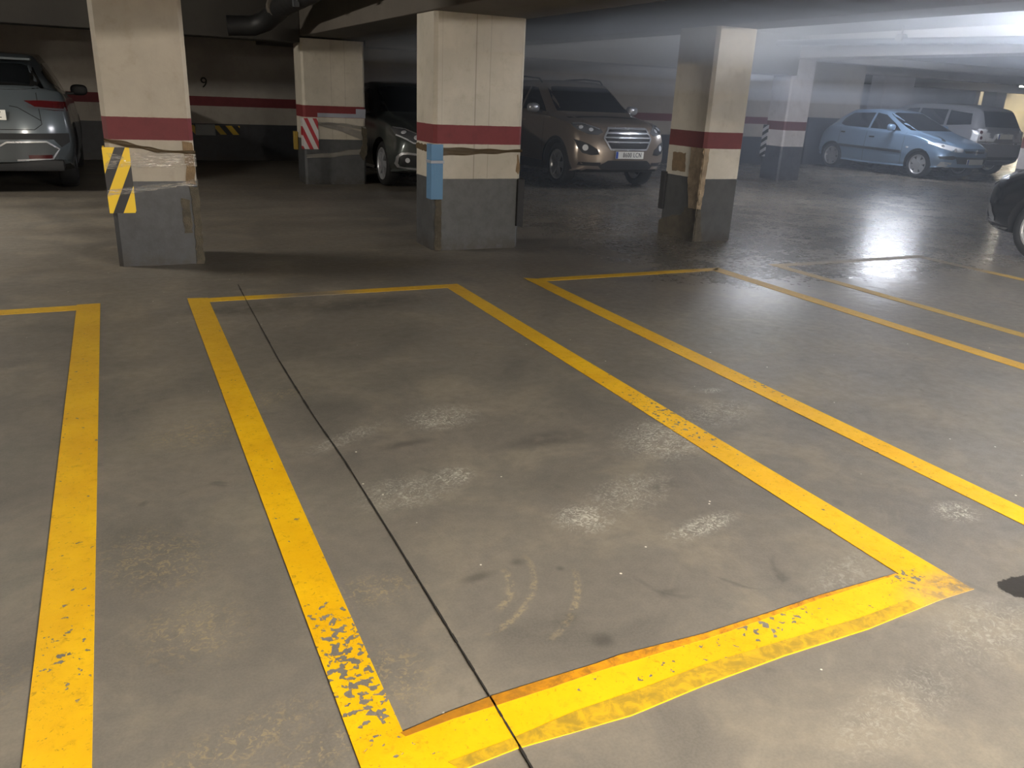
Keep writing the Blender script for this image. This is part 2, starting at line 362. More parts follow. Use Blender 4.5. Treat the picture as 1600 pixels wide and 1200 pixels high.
st('wall_hall_right', box(bmesh.new(), 46, 46.2, 16, 30.2, 0, CZ), m_pplain)
st('wall_hall_front', box(bmesh.new(), 31.2, 46, 18.9, 19.1, 0, CZ), m_pplain)
st('wall_hall_partition', box(bmesh.new(), 36.0, 44, 26, 26.2, 0, CZ), m_beige)
st('trim_1', box(bmesh.new(), 15.85, 17.58, 15.93, 16.0, 0, 1.14), m_greyw)
# beams
def beam(x0, x1, y0, y1, z, mat=m_ceil2): st('ceiling_beam', box(bmesh.new(), x0, x1, y0, y1, z, CZ, .015), mat)
beam(2.50, 3.42, -6, 16, 2.0)
beam(5.39, 5.89, -6, 16, 2.08)
beam(11.62, 12.26, -6, 16, 2.22, m_beam_p)
for a, b_ in ((-9, 2.5), (3.42, 5.39), (5.89, 11.62)): beam(a, b_, 12.15, 12.65, 1.92, m_beamd if a < 0 else m_ceil2)
for a, b_ in ((17.6, 31), ): beam(a, b_, 17.0, 17.5, 2.30, m_beam_p)
beam(12.26, 31, 15.4, 15.7, 2.42, m_beam_p)
beam(17.6, 46, 22, 22.5, 2.25)

# ------------------------------------------------------------------ floor markings and joint (paint on the floor)
def marking(polys, label):
    bm = bmesh.new()
    for pl in polys: prism(bm, pl, .0004, .0022)
    return obj('bay_marking', bm, m_yellow, fl, label=label)
def rect(x0, x1, y0, y1): return [(x0, y0), (x1, y0), (x1, y1), (x0, y1)]
marking([rect(-.318, -.185, .6, 5.64), rect(-2.5, -.318, 5.50, 5.62)], 'yellow corner line of the left bay')
a = G(557, 1195); b_ = G(625, 1147)
main = [[(.335, 5.63), (.463, 5.61), (.450, 1.385), (.335, 1.2)],
        [(.463, 5.50), (.463, 5.60), (2.25, 5.57), (2.13, 5.47)],
        [(2.13, 5.47), (2.25, 5.57), (2.245, 3.0), (2.25, 1.283), (2.10, 1.42), (2.115, 3.0)],
        [(.335, 1.2), (.450, 1.385), G(770, 1089), G(856, 1062), G(931, 1039), G(969, 1025), G(1100, 992), G(1187, 964), G(1281, 932), G(1356, 910), G(1400, 898), (2.10, 1.42), G(1522, 921), G(1469, 938), G(1356, 984), G(1225, 1026), G(1100, 1072), G(987, 1119), G(807, 1171), G(720, 1205), G(600, 1250)]]
marking(main, 'yellow outline of the empty bay in front')
def strip(inner, outer, mat, label):
    bm = bmesh.new()
    a_ = [G(*p) for p in inner]; b_ = [G(*p) for p in outer]
    for k in range(len(a_)-1): prism(bm, [a_[k], a_[k+1], b_[k+1], b_[k]], .0023, .0030)
    return obj('worn_paint_strip', bm, mat, fl, label=label)
m_oldy, t, b = new_mat('old_orange_paint'); P = t.pos(); nz = t.noise(P, 30, 6, .7, .5); X = t.xyz(P)
oy = t.mix(t.ramp(X[0], .45, 1.3), sl((172, 116, 26)), sl((236, 160, 12)))
t.put(b.inputs['Base Color'], t.mix(t.ramp(nz, .35, .7), oy, sl((150, 104, 34)))); b.inputs['Roughness'].default_value = .5
m_dully, t, b = new_mat('faded_yellow_paint'); P = t.pos(); nz = t.noise(P, 24, 6, .72, .6)
t.put(b.inputs['Base Color'], t.mix(t.ramp(nz, .35, .65), sl((206, 166, 28)), sl((160, 132, 44)))); b.inputs['Roughness'].default_value = .5
strip([(626,1146),(700,1114),(770,1088),(856,1061),(931,1038),(969,1024),(1100,991),(1187,963),(1281,931),(1400,897)], [(634,1152),(710,1124),(780,1102),(858,1077),(935,1050),(990,1034),(1103,1000),(1190,970),(1284,936),(1402,899)], m_oldy, 'orange brown older paint along the inner edge')
strip([(700,1192),(800,1155),(900,1112),(1000,1078),(1100,1040),(1230,1000),(1340,968),(1420,938)], [(722,1204),(807,1170),(905,1143),(987,1118),(1100,1071),(1225,1025),(1356,983),(1440,950)], m_dully, 'dull faded paint along the outer edge')
marking([[(2.80, .5), (2.925, .5), (2.965, 5.56), (2.84, 5.63)], [(2.965, 5.48), (2.955, 5.585), (4.74, 5.57), (4.68, 5.48)], [(4.63, .5), (4.745, .5), (4.745, 5.57), (4.62, 5.50)]], 'yellow outline of the second bay')
marking([rect(5.33, 5.435, .5, 5.58), rect(5.435, 7.22, 5.47, 5.57), rect(7.22, 7.325, .5, 5.57)], 'faded yellow outline of the third bay')
bm = bmesh.new()
pts = [G(x, y) for x, y in ((372, 445), (385, 470), (437, 565), (490, 650), (540, 722), (620, 850), (690, 965), (760, 1080), (800, 1147), (845, 1225))]
for (x0, y0), (x1, y1) in zip(pts, pts[1:]):
    n = 8
    for i in range(n):
        ya, yb = y0+(y1-y0)*i/n, y0+(y1-y0)*(i+1)/n; xa, xb = x0+(x1-x0)*i/n, x0+(x1-x0)*(i+1)/n
        w = random.uniform(.0012, .0032)
        prism(bm, [(xa-w, ya), (xb-w, yb), (xb+w, yb), (xa+w, ya)], .0005, .0030)
obj('expansion_joint', bm, m_joint, fl, label='thin dark crack-like joint line across the bay')

# ------------------------------------------------------------------ pillars
def pillar(label, x0, x1, y0, y1, z1, mat, ch=.03):
    t = thing('pillar', label, 'pillar', ((x0+x1)/2, (y0+y1)/2, 0), 0, 'painted concrete pillars')
    cx, cy = (x0+x1)/2, (y0+y1)/2
    a, b = (x1-x0)/2, (y1-y0)/2
    pl = [(-a+ch, -b), (a-ch, -b), (a, -b+ch), (a, b-ch), (a-ch, b), (-a+ch, b), (-a, b-ch), (-a, -b+ch)]
    obj('shaft', prism(bmesh.new(), pl, 0, z1), mat, t)
    return t
def on(t, bm, name, mat, label=None, smooth=None):       # bm given in world coordinates -> child of t
    bmesh.ops.translate(bm, verts=bm.verts, vec=-Vector(t.location))
    return obj(name, bm, mat, t, smooth=smooth, label=label)
def wrap(x0, x1, y0, y1, zl, zr, h, off=.004, amp=.006, tw=0):
    """band running round a pillar, height following x from zl to zr"""
    bm = bmesh.new(); o = off; loop = []
    n = 14
    for i in range(n): loop.append((x0-o+(x1-x0+2*o)*i/n, y0-o))
    for i in range(n): loop.append((x1+o, y0-o+(y1-y0+2*o)*i/n))
    for i in range(n): loop.append((x1+o-(x1-x0+2*o)*i/n, y1+o))
    for i in range(n): loop.append((x0-o, y1+o-(y1-y0+2*o)*i/n))
    A = []
    for k, (x, y) in enumerate(loop):
        f = (x-x0)/(x1-x0); zc = zl+(zr-zl)*f+random.uniform(-amp, amp)
        hh = h*(1-tw*f)*random.uniform(.85, 1.15)
        ox, oy = (x-(x0+x1)/2)*.01, (y-(y0+y1)/2)*.01
        A.append([bm.verts.new((x+ox*random.random(), y+oy*random.random()-random.uniform(0, .003), zc+hh*(j/3-.5))) for j in range(4)])
    for k in range(len(A)):
        B, D = A[k], A[(k+1) % len(A)]
        for j in range(3): bm.faces.new((B[j], D[j], D[j+1], B[j+1]))
    bmesh.ops.solidify(bm, geom=list(bm.faces), thickness=.001)
    return bm
def ribbon(pts, w0, w1, y, th=.006, wob=.006):
    """twisted ribbon of tape stretched across a face (points in x,z)"""
    bm = bmesh.new(); n = 26; A = []
    for i in range(n+1):
        f = i/n; k = f*(len(pts)-1); a = min(int(k), len(pts)-2); u = k-a
        x = pts[a][0]+(pts[a+1][0]-pts[a][0])*u; z = pts[a][1]+(pts[a+1][1]-pts[a][1])*u
        w = w0+(w1-w0)*f
        A.append([bm.verts.new((x, y-th*(1+.8*math.sin(j*2.2+f*9)), z+w*(j/4-.5)+math.sin(f*17+j)*wob*.4)) for j in range(5)])
    for B, D in zip(A, A[1:]):
        for j in range(4): bm.faces.new((B[j], D[j], D[j+1], B[j+1]))
    bmesh.ops.solidify(bm, geom=list(bm.faces), thickness=.0015)
    return bm
def rough_patch(poly, y, th, axis='y', seed=1):
    """slab with an irregular outline standing th proud of a face"""
    rnd = random.Random(seed); P2 = []
    for (a, b), (c, d) in zip(poly, poly[1:]+poly[:1]):
        n = max(2, int(math.hypot(c-a, d-b)/.03))
        for i in range(n): P2.append((a+(c-a)*i/n+rnd.uniform(-.006, .006), b+(d-b)*i/n+rnd.uniform(-.006, .006)))
    bm = bmesh.new()
    mk = (lambda p, o: (p[0], y-o, p[1])) if axis == 'y' else (lambda p, o: (y-o, p[0], p[1]))
    A = [bm.verts.new(mk(p, -.01)) for p in P2]; B = [bm.verts.new(mk(p, th)) for p in P2]
    bm.faces.new(A); bm.faces.new(B[::-1])
    for i in range(len(A)): j = (i+1) % len(A); bm.faces.new((A[i], B[i], B[j], A[j]))
    return bm

X0, X1, Y0, Y1 = -.055, .555, 6.77, 7.30
p1 = pillar('beige pillar with the yellow and black striped panel on its left corner', X0, X1, Y0, Y1, CZ, m_p1)
bm = box(bmesh.new(), X0-.022, .105, Y0-.018, Y0-.003, .41, .885); box(bm, X0-.022, X0-.006, Y0-.0028, Y0+.13, .41, .885)
bmesh.ops.transform(bm, matrix=Matrix.Translation((0, 0, 0)), verts=bm.verts)
on(p1, bm, 'hazard_panel', m_haz1, 'yellow and black diagonally striped corner panel')
on(p1, wrap(X0-.01, X1, Y0-.012, Y1, .79, .80, .10), 'clear_tape_band', m_tape, 'shiny clear tape wound round the pillar')
on(p1, wrap(X0-.016, X1, Y0-.015, Y1, .56, .635, .045), 'clear_tape_band', m_tape, 'shiny clear tape wound round the pillar')
on(p1, ribbon([(X0, .935), (.13, .90), (.30, .862), (X1+.005, .852)], .035, .022, Y0-.004, wob=.012), 'twisted_tape', m_ribbon, 'twisted brown packing tape', smooth=60)
on(p1, rough_patch([(.475, .62), (.545, .62), (.545, .93), (.47, .93), (.485, .75)], Y0, .006, seed=3), 'plaster_patch', m_brown, 'ochre scraped plaster strip on the right corner')
on(p1, rough_patch([(.50, 0), (.56, 0), (.56, .60), (.50, .60), (.51, .3)], Y0, .010, seed=4), 'corner_guard', m_dirty, 'dark scraped corner strip')
on(p1, rough_patch([(.43, .24), (.49, .24), (.49, .50), (.43, .52)], Y0, .005, seed=5), 'scrape_patch', m_dirty)

X0, X1, Y0, Y1 = 2.53, 3.385, 6.87, 7.36
p2 = pillar('wide beige pillar with the blue foam guard on its left corner', X0, X1, Y0, Y1, 2.0, m_p2)
bm = box(bmesh.new(), X0-.035, X0+.075, Y0-.03, Y0-.002, .465, .935); box(bm, X0-.035, X0-.004, Y0-.0018, Y0+.09, .465, .935)
on(p2, bm, 'corner_guard', m_blue, 'blue foam corner guard')
on(p2, box(bmesh.new(), X0-.042, X0+.085, Y0-.036, Y0+.09, .775, .80, .004), 'tape_strip', m_whitet, 'pale tape strip round the blue guard')
bm = box(bmesh.new(), X1-.035, X1+.035, Y0-.03, Y0+.03, .20, .64, .012)
on(p2, bm, 'corner_pad', m_foamb, 'charcoal foam pad on the right corner')
on(p2, ribbon([(X0+.07, .875), (X0+.35, .878), (X0+.60, .880), (X1, .890)], .075, .018, Y0-.001, wob=.01), 'twisted_tape', m_ribbon, 'brown packing tape narrowing to the right', smooth=60)
on(p2, rough_patch([(X1-.05, .70), (X1-.02, .68), (X1-.015, .76), (X1-.03, .86), (X1-.045, .85), (X1-.04, .78)], Y0, .002, seed=8), 'plaster_patch', m_brown)
on(p2, rough_patch([(X0+.015, 0), (X0+.075, 0), (X0+.075, .46), (X0+.02, .46)], Y0, .008, seed=9), 'corner_strip', m_dirty, 'dirty strip under the blue guard')
on(p2, rough_patch([(Y0+.1, .86), (Y0+.46, .87), (Y0+.46, .92), (Y0+.1, .92)], X0, .008, 'x', seed=10), 'twisted_tape', m_ribbon)

X0, X1, Y0, Y1 = 5.39, 5.885, 6.765, 7.40
p3 = pillar('pillar with a crumbling brown corner right of the bronze car', X0, X1, Y0, Y1, 2.08, m_p3)
bm = rough_patch([(X0-.02, .34), (X0+.035, .33), (X0+.05, .60), (X0+.055, .94), (X0-.02, .94)], Y0, .014, seed=11)
merge(bm, rough_patch([(Y0-.02, .34), (Y0+.14, .33), (Y0+.20, .62), (Y0+.20, .94), (Y0-.02, .94)], X0, .014, 'x', seed=12))
on(p3, bm, 'broken_corner', m_brown2, 'pale brown broken plaster corner')
bm = rough_patch([(X0-.02, 0), (X0+.10, 0), (X0+.06, .20), (X0+.03, .34), (X0-.02, .34)], Y0, .009, seed=13)
merge(bm, rough_patch([(Y0-.02, 0), (Y1, 0), (Y1, .14), (Y0+.40, .22), (Y0+.25, .24), (Y0+.18, .34), (Y0-.02, .34)], X0, .010, 'x', seed=14))
on(p3, bm, 'scraped_base', m_dirty, 'scraped dirty plaster near the floor')
on(p3, rough_patch([(Y0+.27, .69), (Y0+.50, .68), (Y0+.51, .87), (Y0+.30, .87)], X0, .006, 'x', seed=15), 'plaster_patch', m_brown, 'square ochre patch')
on(p3, box(bmesh.new(), X0-.03, X0+.0, Y1-.06, Y1+.02, .26, .66, .008), 'corner_pad', m_foamb, 'black foam strip')

X0, X1, Y0, Y1 = 11.68, 12.25, 12.33, 12.86
p4 = pillar('distant lilac-grey pillar left of the light blue car', X0, X1, Y0, Y1, 2.22, m_p4)
bm = box(bmesh.new(), X0-.03, X0-.003, Y1-.10, Y1+.03, .42, 1.02)
on(p4, bm, 'hazard_panel', m_haz4, 'black and white striped side panel')

X0, X1, Y0, Y1 = 2.49, 3.39, 12.12, 12.64
p5 = pillar('rear pillar with the red and white striped panel and grey plastic film', X0, X1, Y0, Y1, 1.98, m_p5)
bm = box(bmesh.new(), X0-.02, X0+.20, Y0-.015, Y0-.003, .50, .925); box(bm, X0-.02, X0-.005, Y0-.0028, Y0+.12, .50, .925)
on(p5, bm, 'hazard_panel', m_haz5, 'red and white diagonally striped panel')
on(p5, box(bmesh.new(), X0+.2, X1-.001, Y0-.006, Y0+.01, .945, 1.00), 'tape_strip', m_whitet, 'pale tape across the red stripe')
on(p5, box(bmesh.new(), X1-.14, X1+.002, Y0-.008, Y0+.01, 1.00, 1.07), 'tape_strip', m_whitet)
on(p5, ribbon([(X0+.2, .84), (X0+.45, .81), (X0+.7, .74), (X1, .68)], .03, .13, Y0-.004), 'plastic_film', m_silvert, 'grey plastic film stretched diagonally', smooth=60)
on(p5, ribbon([(X0+.2, .86), (X0+.55, .85), (X1, .80)], .03, .05, Y0-.004), 'plastic_film', m_silvert, smooth=60)
on(p5, ribbon([(X0+.02, .40), (X0+.4, .42), (X0+.65, .46), (X1, .47)], .05, .08, Y0-.004), 'plastic_film', m_silvert, 'grey plastic film round the base', smooth=60)
on(p5, rough_patch([(X1-.10, .44), (X1-.04, .34), (X1+.01, .45), (X1+.02, .80), (X1-.07, .82), (X1-.05, .6)], Y0, .02, seed=21), 'plaster_patch', m_dirty)
on(p5, box(bmesh.new(), X0-.06, X0-.004, Y1-.1, Y1, .46, .72, .01), 'corner_pad', m_foamy, 'yellow foam pad')

p6 = pillar('pillar cut off by the right edge of the photo', 12.3, 12.9, 7.50, 8.05, CZ, m_p4)
p7 = pillar('plain pale pillar in the opening behind the light blue car', 19.5, 20.7, 17.0, 17.5, 2.30, m_pplain)

p9 = pillar('far pillar deep in the rear hall', 33.7, 34.4, 23.6, 24.2, CZ, m_greyw)

# ------------------------------------------------------------------ pipes, wall plate, number
t = thing('drain_pipe', 'thick drain pipe with a coupling hanging under the left ceiling', 'pipe', (2.05, 8, 2.2))
bm = bmesh.new()
path_tube(bm, [(-.02, -4, .16), (-.02, 0, .12), (-.03, 2.8, .05), (-.05, 3.2, -.01), (-.12, 3.45, -.09), (-.27, 3.55, -.15), (-.58, 3.58, -.165)], .12, 18)
obj('pipe_run', bm, m_pvcd, t, smooth=50)
for y, z in ((3.0, .055), (.4, .115)): obj('coupling', tube(bmesh.new(), (-.03, y-.07, z+.003), (-.03, y+.07, z-.003), .145, 20), m_pvc, t, smooth=50)
obj('hanger', box(bmesh.new(), -.16, -.10, 1.45, 1.52, -.05, .40), m_galv, t)
t = thing('water_pipe', 'long grey pipe running along the pale beam at top right', 'pipe', (11.0, 9, 2.42))
obj('pipe_run', tube(bmesh.new(), (0, -6, -.19), (0, 3.1, .02), .05, 14), m_galv, t, smooth=50)
for y in (.45, -3.2):
    obj('clamp', box(tube(bmesh.new(), (0, y-.06, -.015+y*.0234), (0, y+.06, -.015+y*.0234+.003), .068, 14), -.01, .01, y-.01, y+.01, 0, .178), m_pvc, t, smooth=40)
t = thing('wall_bumper_board', 'grey plate with yellow and black tape ends low on the back wall', 'board', (1.7, 15.98, .66))
obj('plate', box(bmesh.new(), -.34, -.005, -.03, .02, -.22, -.035, .006), m_boxgrey, t)
obj('striped_tape', box(bmesh.new(), .0, .42, -.015, .02, -.205, -.05), m_hazw, t)
obj('striped_tape', box(bmesh.new(), -.56, -.345, -.015, .02, -.205, -.05), m_hazw, t)
def text_bm(s, size, font_w=1.0):
    cu = bpy.data.curves.new('tmp', 'FONT'); cu.body = s; cu.size = size; cu.extrude = .002; cu.align_x = 'CENTER'; cu.align_y = 'CENTER'; cu.space_character = 1.12
    o = bpy.data.objects.new('tmp', cu); C.objects.link(o)
    dg = bpy.context.evaluated_depsgraph_get(); me = bpy.data.meshes.new_from_object(o.evaluated_get(dg))
    bm = bmesh.new(); bm.from_mesh(me); bpy.data.objects.remove(o); bpy.data.curves.remove(cu); bpy.data.meshes.remove(me)
    bmesh.ops.transform(bm, matrix=Matrix.Scale(font_w, 4, (1, 0, 0)), verts=bm.verts)
    bmesh.ops.transform(bm, matrix=Matrix.Rotation(PI/2, 4, 'X'), verts=bm.verts)      # stands up, facing -Y
    return bm
bm = text_bm('9', .25); bmesh.ops.translate(bm, verts=bm.verts, vec=(1.57, 15.998, 1.32))
tag(obj('wall_number', bm, m_number), 'black stencilled number 9 on the back wall', 'number')
# ------------------------------------------------------------------ cars
def sample(tab, y, k):
    if y <= tab[0][0]: return tab[0][k]
    for a, b in zip(tab, tab[1:]):
        if y <= b[0]:
            u = (y-a[0])/(b[0]-a[0]); return a[k]+(b[k]-a[k])*u
    return tab[-1][k]
def catmull(pts, n):
    out = []
    for i in range(len(pts)-1):
        p0 = pts[max(i-1, 0)]; p1 = pts[i]; p2 = pts[i+1]; p3 = pts[min(i+2, len(pts)-1)]
        for k in range(n):
            u = k/n
            out.append(tuple(.5*((2*p1[j])+(-p0[j]+p2[j])*u+(2*p0[j]-5*p1[j]+4*p2[j]-p3[j])*u*u+(-p0[j]+3*p1[j]-3*p2[j]+p3[j])*u**3) for j in range(2)))
    out.append(pts[-1]); return out
class Car:
    """nose at y=0 facing -Y, x across, z up. Section columns:
       y, z_bottom, w_sill, w_mid, z_mid, w_belt, z_belt, w_roof, z_roof, z_crown"""
    def __init__(s, name, label, tab, L, paintm, wheels, R, loc, rz, bow=(.22, .14), lean=(.7, .25), arch=.055, cat='car'):
        s.root = thing(name, label, cat, loc, rz); s.L = L; s.R = R; s.wheels = wheels; s.pm = paintm
        bow_f, bow_r = bow
        N = 74; ys = [L*i/(N-1) for i in range(N)]
        ys = sorted(set([0, .015, .04, .08]+[L-.015, L-.04, L-.08, L]+ys))
        W = max(r[3] for r in tab)
        rings = []
        for y in ys:
            win = .07
            row = [sum(sample(tab, min(max(y+win*(j-3)/3*min(1, y/.1, (L-y)/.1), 0), L), k) for j in range(7))/7 for k in range(10)]
            _, zb, wsl, wm, zm, wb, zbelt, wr, zr, zc = row
            half = [(0, zb), (wsl*.93, zb), (wsl, zb+.05), (wsl+(wm-wsl)*.7, zb+(zm-zb)*.45), (wm, zm), (wb+(wm-wb)*.45, zm+(zbelt-zm)*.72), (wb, zbelt), (wb-.035, zbelt+.022)]
            half += [((wb-.035)*.5+wr*.5+.012, (zbelt+.022+zr)/2), (wr, zr), (wr-.06, zr+(zc-zr)*.55+.008), (wr*.55, zc-(zc-zr)*.18), (0, zc)]
            hp = catmull(half, 3)
            ring = []
            e0 = min(1, y/.06); e1 = min(1, (L-y)/.06)
            ease = min(math.sqrt(max(e0, 0))*.035+.965, math.sqrt(max(e1, 0))*.035+.965)
            for x, z in hp:
                x *= ease; zc2 = (zb+zbelt)/2; z = zc2+(z-zc2)*ease
                wf = max(0, 1-y/1.1)**2; wr_ = max(0, 1-(L-y)/.8)**2
                dy = wf*(bow_f*(abs(x)/W)**2.4+lean[0]*max(0, z-.52)**2+.25*max(0, .42-z)) - wr_*(bow_r*(abs(x)/W)**2.4+lean[1]*max(0, z-.6)**2+.2*max(0, .40-z))
                ring.append((x, y+dy, z))
            rings.append(ring)
        bm = bmesh.new(); V = []
        n = len(rings[0])
        for ring in rings:
            Rv = [bm.verts.new(p) for p in ring]; Lv = [None]*n
            for i, (x, y, z) in enumerate(ring): Lv[i] = Rv[i] if i in (0, n-1) else bm.verts.new((-x, y, z))
            V.append(Rv+Lv[n-2:0:-1])
        m = len(V[0])
        for A, B in zip(V, V[1:]):
            for i in range(m): bm.faces.new((A[i], A[(i+1) % m], B[(i+1) % m], B[i]))
        for ring, A in ((rings[0], V[0]), (rings[-1], V[-1])):
            # close the end with rows across
            K = 8; prev = [A[0]]*(K+1)
            for i in range(1, n):
                r_, l_ = A[i], A[-i] if i < n-1 else A[n-1]
                if i == n-1: row = [A[n-1]]*(K+1)
                else:
                    row = [r_]
                    x0, y0, z0 = ring[i]
                    yc = ring[0][1] if False else None
                    for k in range(1, K):
                        x = x0*(1-2*k/K)
                        sgn = 1 if ring is rings[0] else -1
                        bw = bow_f if sgn > 0 else bow_r
                        y = y0-sgn*bw*((abs(x0)/W)**2.4-(abs(x)/W)**2.4)
                        row.append(bm.verts.new((x, y, z0)))
                    row.append(l_)
                for k in range(K):
                    f = [prev[k], prev[k+1], row[k+1], row[k]]
                    u = []
                    for v in f:
                        if v not in u: u.append(v)
                    if len(u) > 2:
                        try: bm.faces.new(u)
                        except ValueError: pass
                prev = row
        bmesh.ops.remove_doubles(bm, verts=bm.verts, dist=.0004)
        bmesh.ops.recalc_face_normals(bm, faces=bm.faces)
        s.bvh = BVHTree.FromBMesh(bm)
        s.box = (min(v.co.y for v in bm.verts), max(v.co.y for v in bm.verts))
        # cut wheel arches
        me = bpy.data.meshes.new('body'); bm.to_mesh(me); bm.free()
        o = bpy.data.objects.new('body', me); C.objects.link(o)
        cb = bmesh.new()
        for wy in wheels:
            for sx in (-1, 1):
                tube(cb, (sx*(W-.30), wy, R+.005), (sx*(W+.3), wy, R+.005), R+arch, 40)
        cm = bpy.data.meshes.new('cut'); bmesh.ops.recalc_face_normals(cb, faces=cb.faces); cb.to_mesh(cm); cb.free(); co = bpy.data.objects.new('cut', cm); C.objects.link(co)
        md = o.modifiers.new('b', 'BOOLEAN'); md.operation = 'DIFFERENCE'; md.object = co; md.solver = 'EXACT'
        dg = bpy.context.evaluated_depsgraph_get(); me2 = bpy.data.meshes.new_from_object(o.evaluated_get(dg))
        bpy.data.objects.remove(o); bpy.data.objects.remove(co); bpy.data.meshes.remove(me)
        me2.name = 'body'
        me2.materials.clear(); me2.materials.append(paintm); me2.materials.append(m_under)
        for p in me2.polygons:
            c = p.center
            inner = any(math.hypot(c.y-wy, c.z-R-.005) < R+arch+.004 and c.z > 0 and abs(c.x) < W-.004 and (abs(p.normal.x) > .9 and abs(c.x) < W-.25 or math.hypot(c.y-wy, c.z-R-.005) > R+arch-.012) for wy in wheels)
            bottom = p.normal.z < -.8 and c.z < .5
            p.material_index = 1 if (inner or bottom) else 0
        me2.polygons.foreach_set('use_smooth', [True]*len(me2.polygons)); me2.set_sharp_from_angle(angle=math.radians(38))
        s.body = bpy.data.objects.new('body', me2); C.objects.link(s.body); s.body.parent = s.root
        s.W = W; s.arch = arch
    def hit(s, a, b, axis):
        if axis == 'front': o, d = Vector((a, -2, b)), Vector((0, 1, 0))
        elif axis == 'rear': o, d = Vector((a, s.L+2, b)), Vector((0, -1, 0))
        elif axis == 'left': o, d = Vector((-3, a, b)), Vector((1, 0, 0))
        elif axis == 'right': o, d = Vector((3, a, b)), Vector((-1, 0, 0))
        elif axis == 'top': o, d = Vector((a, b, 4)), Vector((0, 0, -1))
        h = s.bvh.ray_cast(o, d)
        return (h[0], h[1], d) if h[0] else (None, None, d)
    def patch(s, name, poly, axis, mat, eps=.004, depth=.012, cell=.05, parent=None, label=None, smooth=35):
        """panel of given outline (front/rear: x,z; side: y,z; top: x,y) wrapped on the body"""
        bm = bmesh.new()
        vs = [bm.verts.new((a, b, 0)) for a, b in poly]; bm.faces.new(vs)
        for ax, k in ((Vector((1, 0, 0)), 0), (Vector((0, 1, 0)), 1)):
            lo = min(p[k] for p in poly); hi = max(p[k] for p in poly); c = lo+cell
            while c < hi-.004:
                bmesh.ops.bisect_plane(bm, geom=list(bm.verts)+list(bm.edges)+list(bm.faces), plane_co=ax*c, plane_no=ax); c += cell
        last = None; dead = []
        info = {}
        for v in bm.verts:
            h, nrm, d = s.hit(v.co.x, v.co.y, axis)
            if h is None: dead.append(v); info[v] = (None, None); continue
            if nrm.dot(d) > 0: nrm = -nrm
            info[v] = (h, nrm)
        if dead: bmesh.ops.delete(bm, geom=dead, context='VERTS')
        if not bm.verts: bm.free(); return None
        bmesh.ops.triangulate(bm, faces=[f for f in bm.faces if len(f.verts) > 4])
        base = list(bm.verts); faces = list(bm.faces); be = [e for e in bm.edges if len(e.link_faces) == 1]
        for v in base: h, nrm = info[v]; v.co = h+nrm*eps
        inn = {}
        for e in be:
            for v in e.verts:
                if v not in inn: inn[v] = bm.verts.new(info[v][0]-info[v][1]*depth)
        for e in be:
            a, b = e.verts
            try: bm.faces.new((a, b, inn[b], inn[a]))
            except ValueError: pass
        return obj(name, bm, mat, parent or s.root, smooth=smooth, label=label)
    def line(s, pts, axis, w=.006, name='panel_gap', mat=None, eps=.0015, parent=None):
        """narrow line wrapped on the body"""
        bm = bmesh.new(); prev = None
        P2 = []
        for (a, b), (c, d) in zip(pts, pts[1:]):
            n = max(1, int(math.hypot(c-a, d-b)/.04))
            for i in range(n): P2.append((a+(c-a)*i/n, b+(d-b)*i/n))
        P2.append(pts[-1])
        for i, (a, b) in enumerate(P2):
            a0, b0 = P2[max(i-1, 0)]; a1, b1 = P2[min(i+1, len(P2)-1)]
            L = math.hypot(a1-a0, b1-b0) or 1; nx, ny = -(b1-b0)/L*w/2, (a1-a0)/L*w/2
            q = []
            for sg in (1, -1):
                h, nrm, d = s.hit(a+nx*sg, b+ny*sg, axis)
                if h is None: q = None; break
                if nrm.dot(d) > 0: nrm = -nrm
                q.append(bm.verts.new(h+nrm*eps))
            if q and prev: bm.faces.new((prev[0], prev[1], q[1], q[0]))
            prev = q
        if not bm.faces: bm.free(); return None
        return obj(name, bm, mat or m_seam, parent or s.body, smooth=60)
    def both(s, name, poly, mat, **k):
        s.patch(name, poly, 'left', mat, **k); return s.patch(name, poly, 'right', mat, **k)
    def mirrored(s, name, poly, axis, mat, **k):
        a = s.patch(name, poly, axis, mat, **k); b = s.patch(name, [(-x, z) for x, z in poly][::-1], axis, mat, **k); return a, b
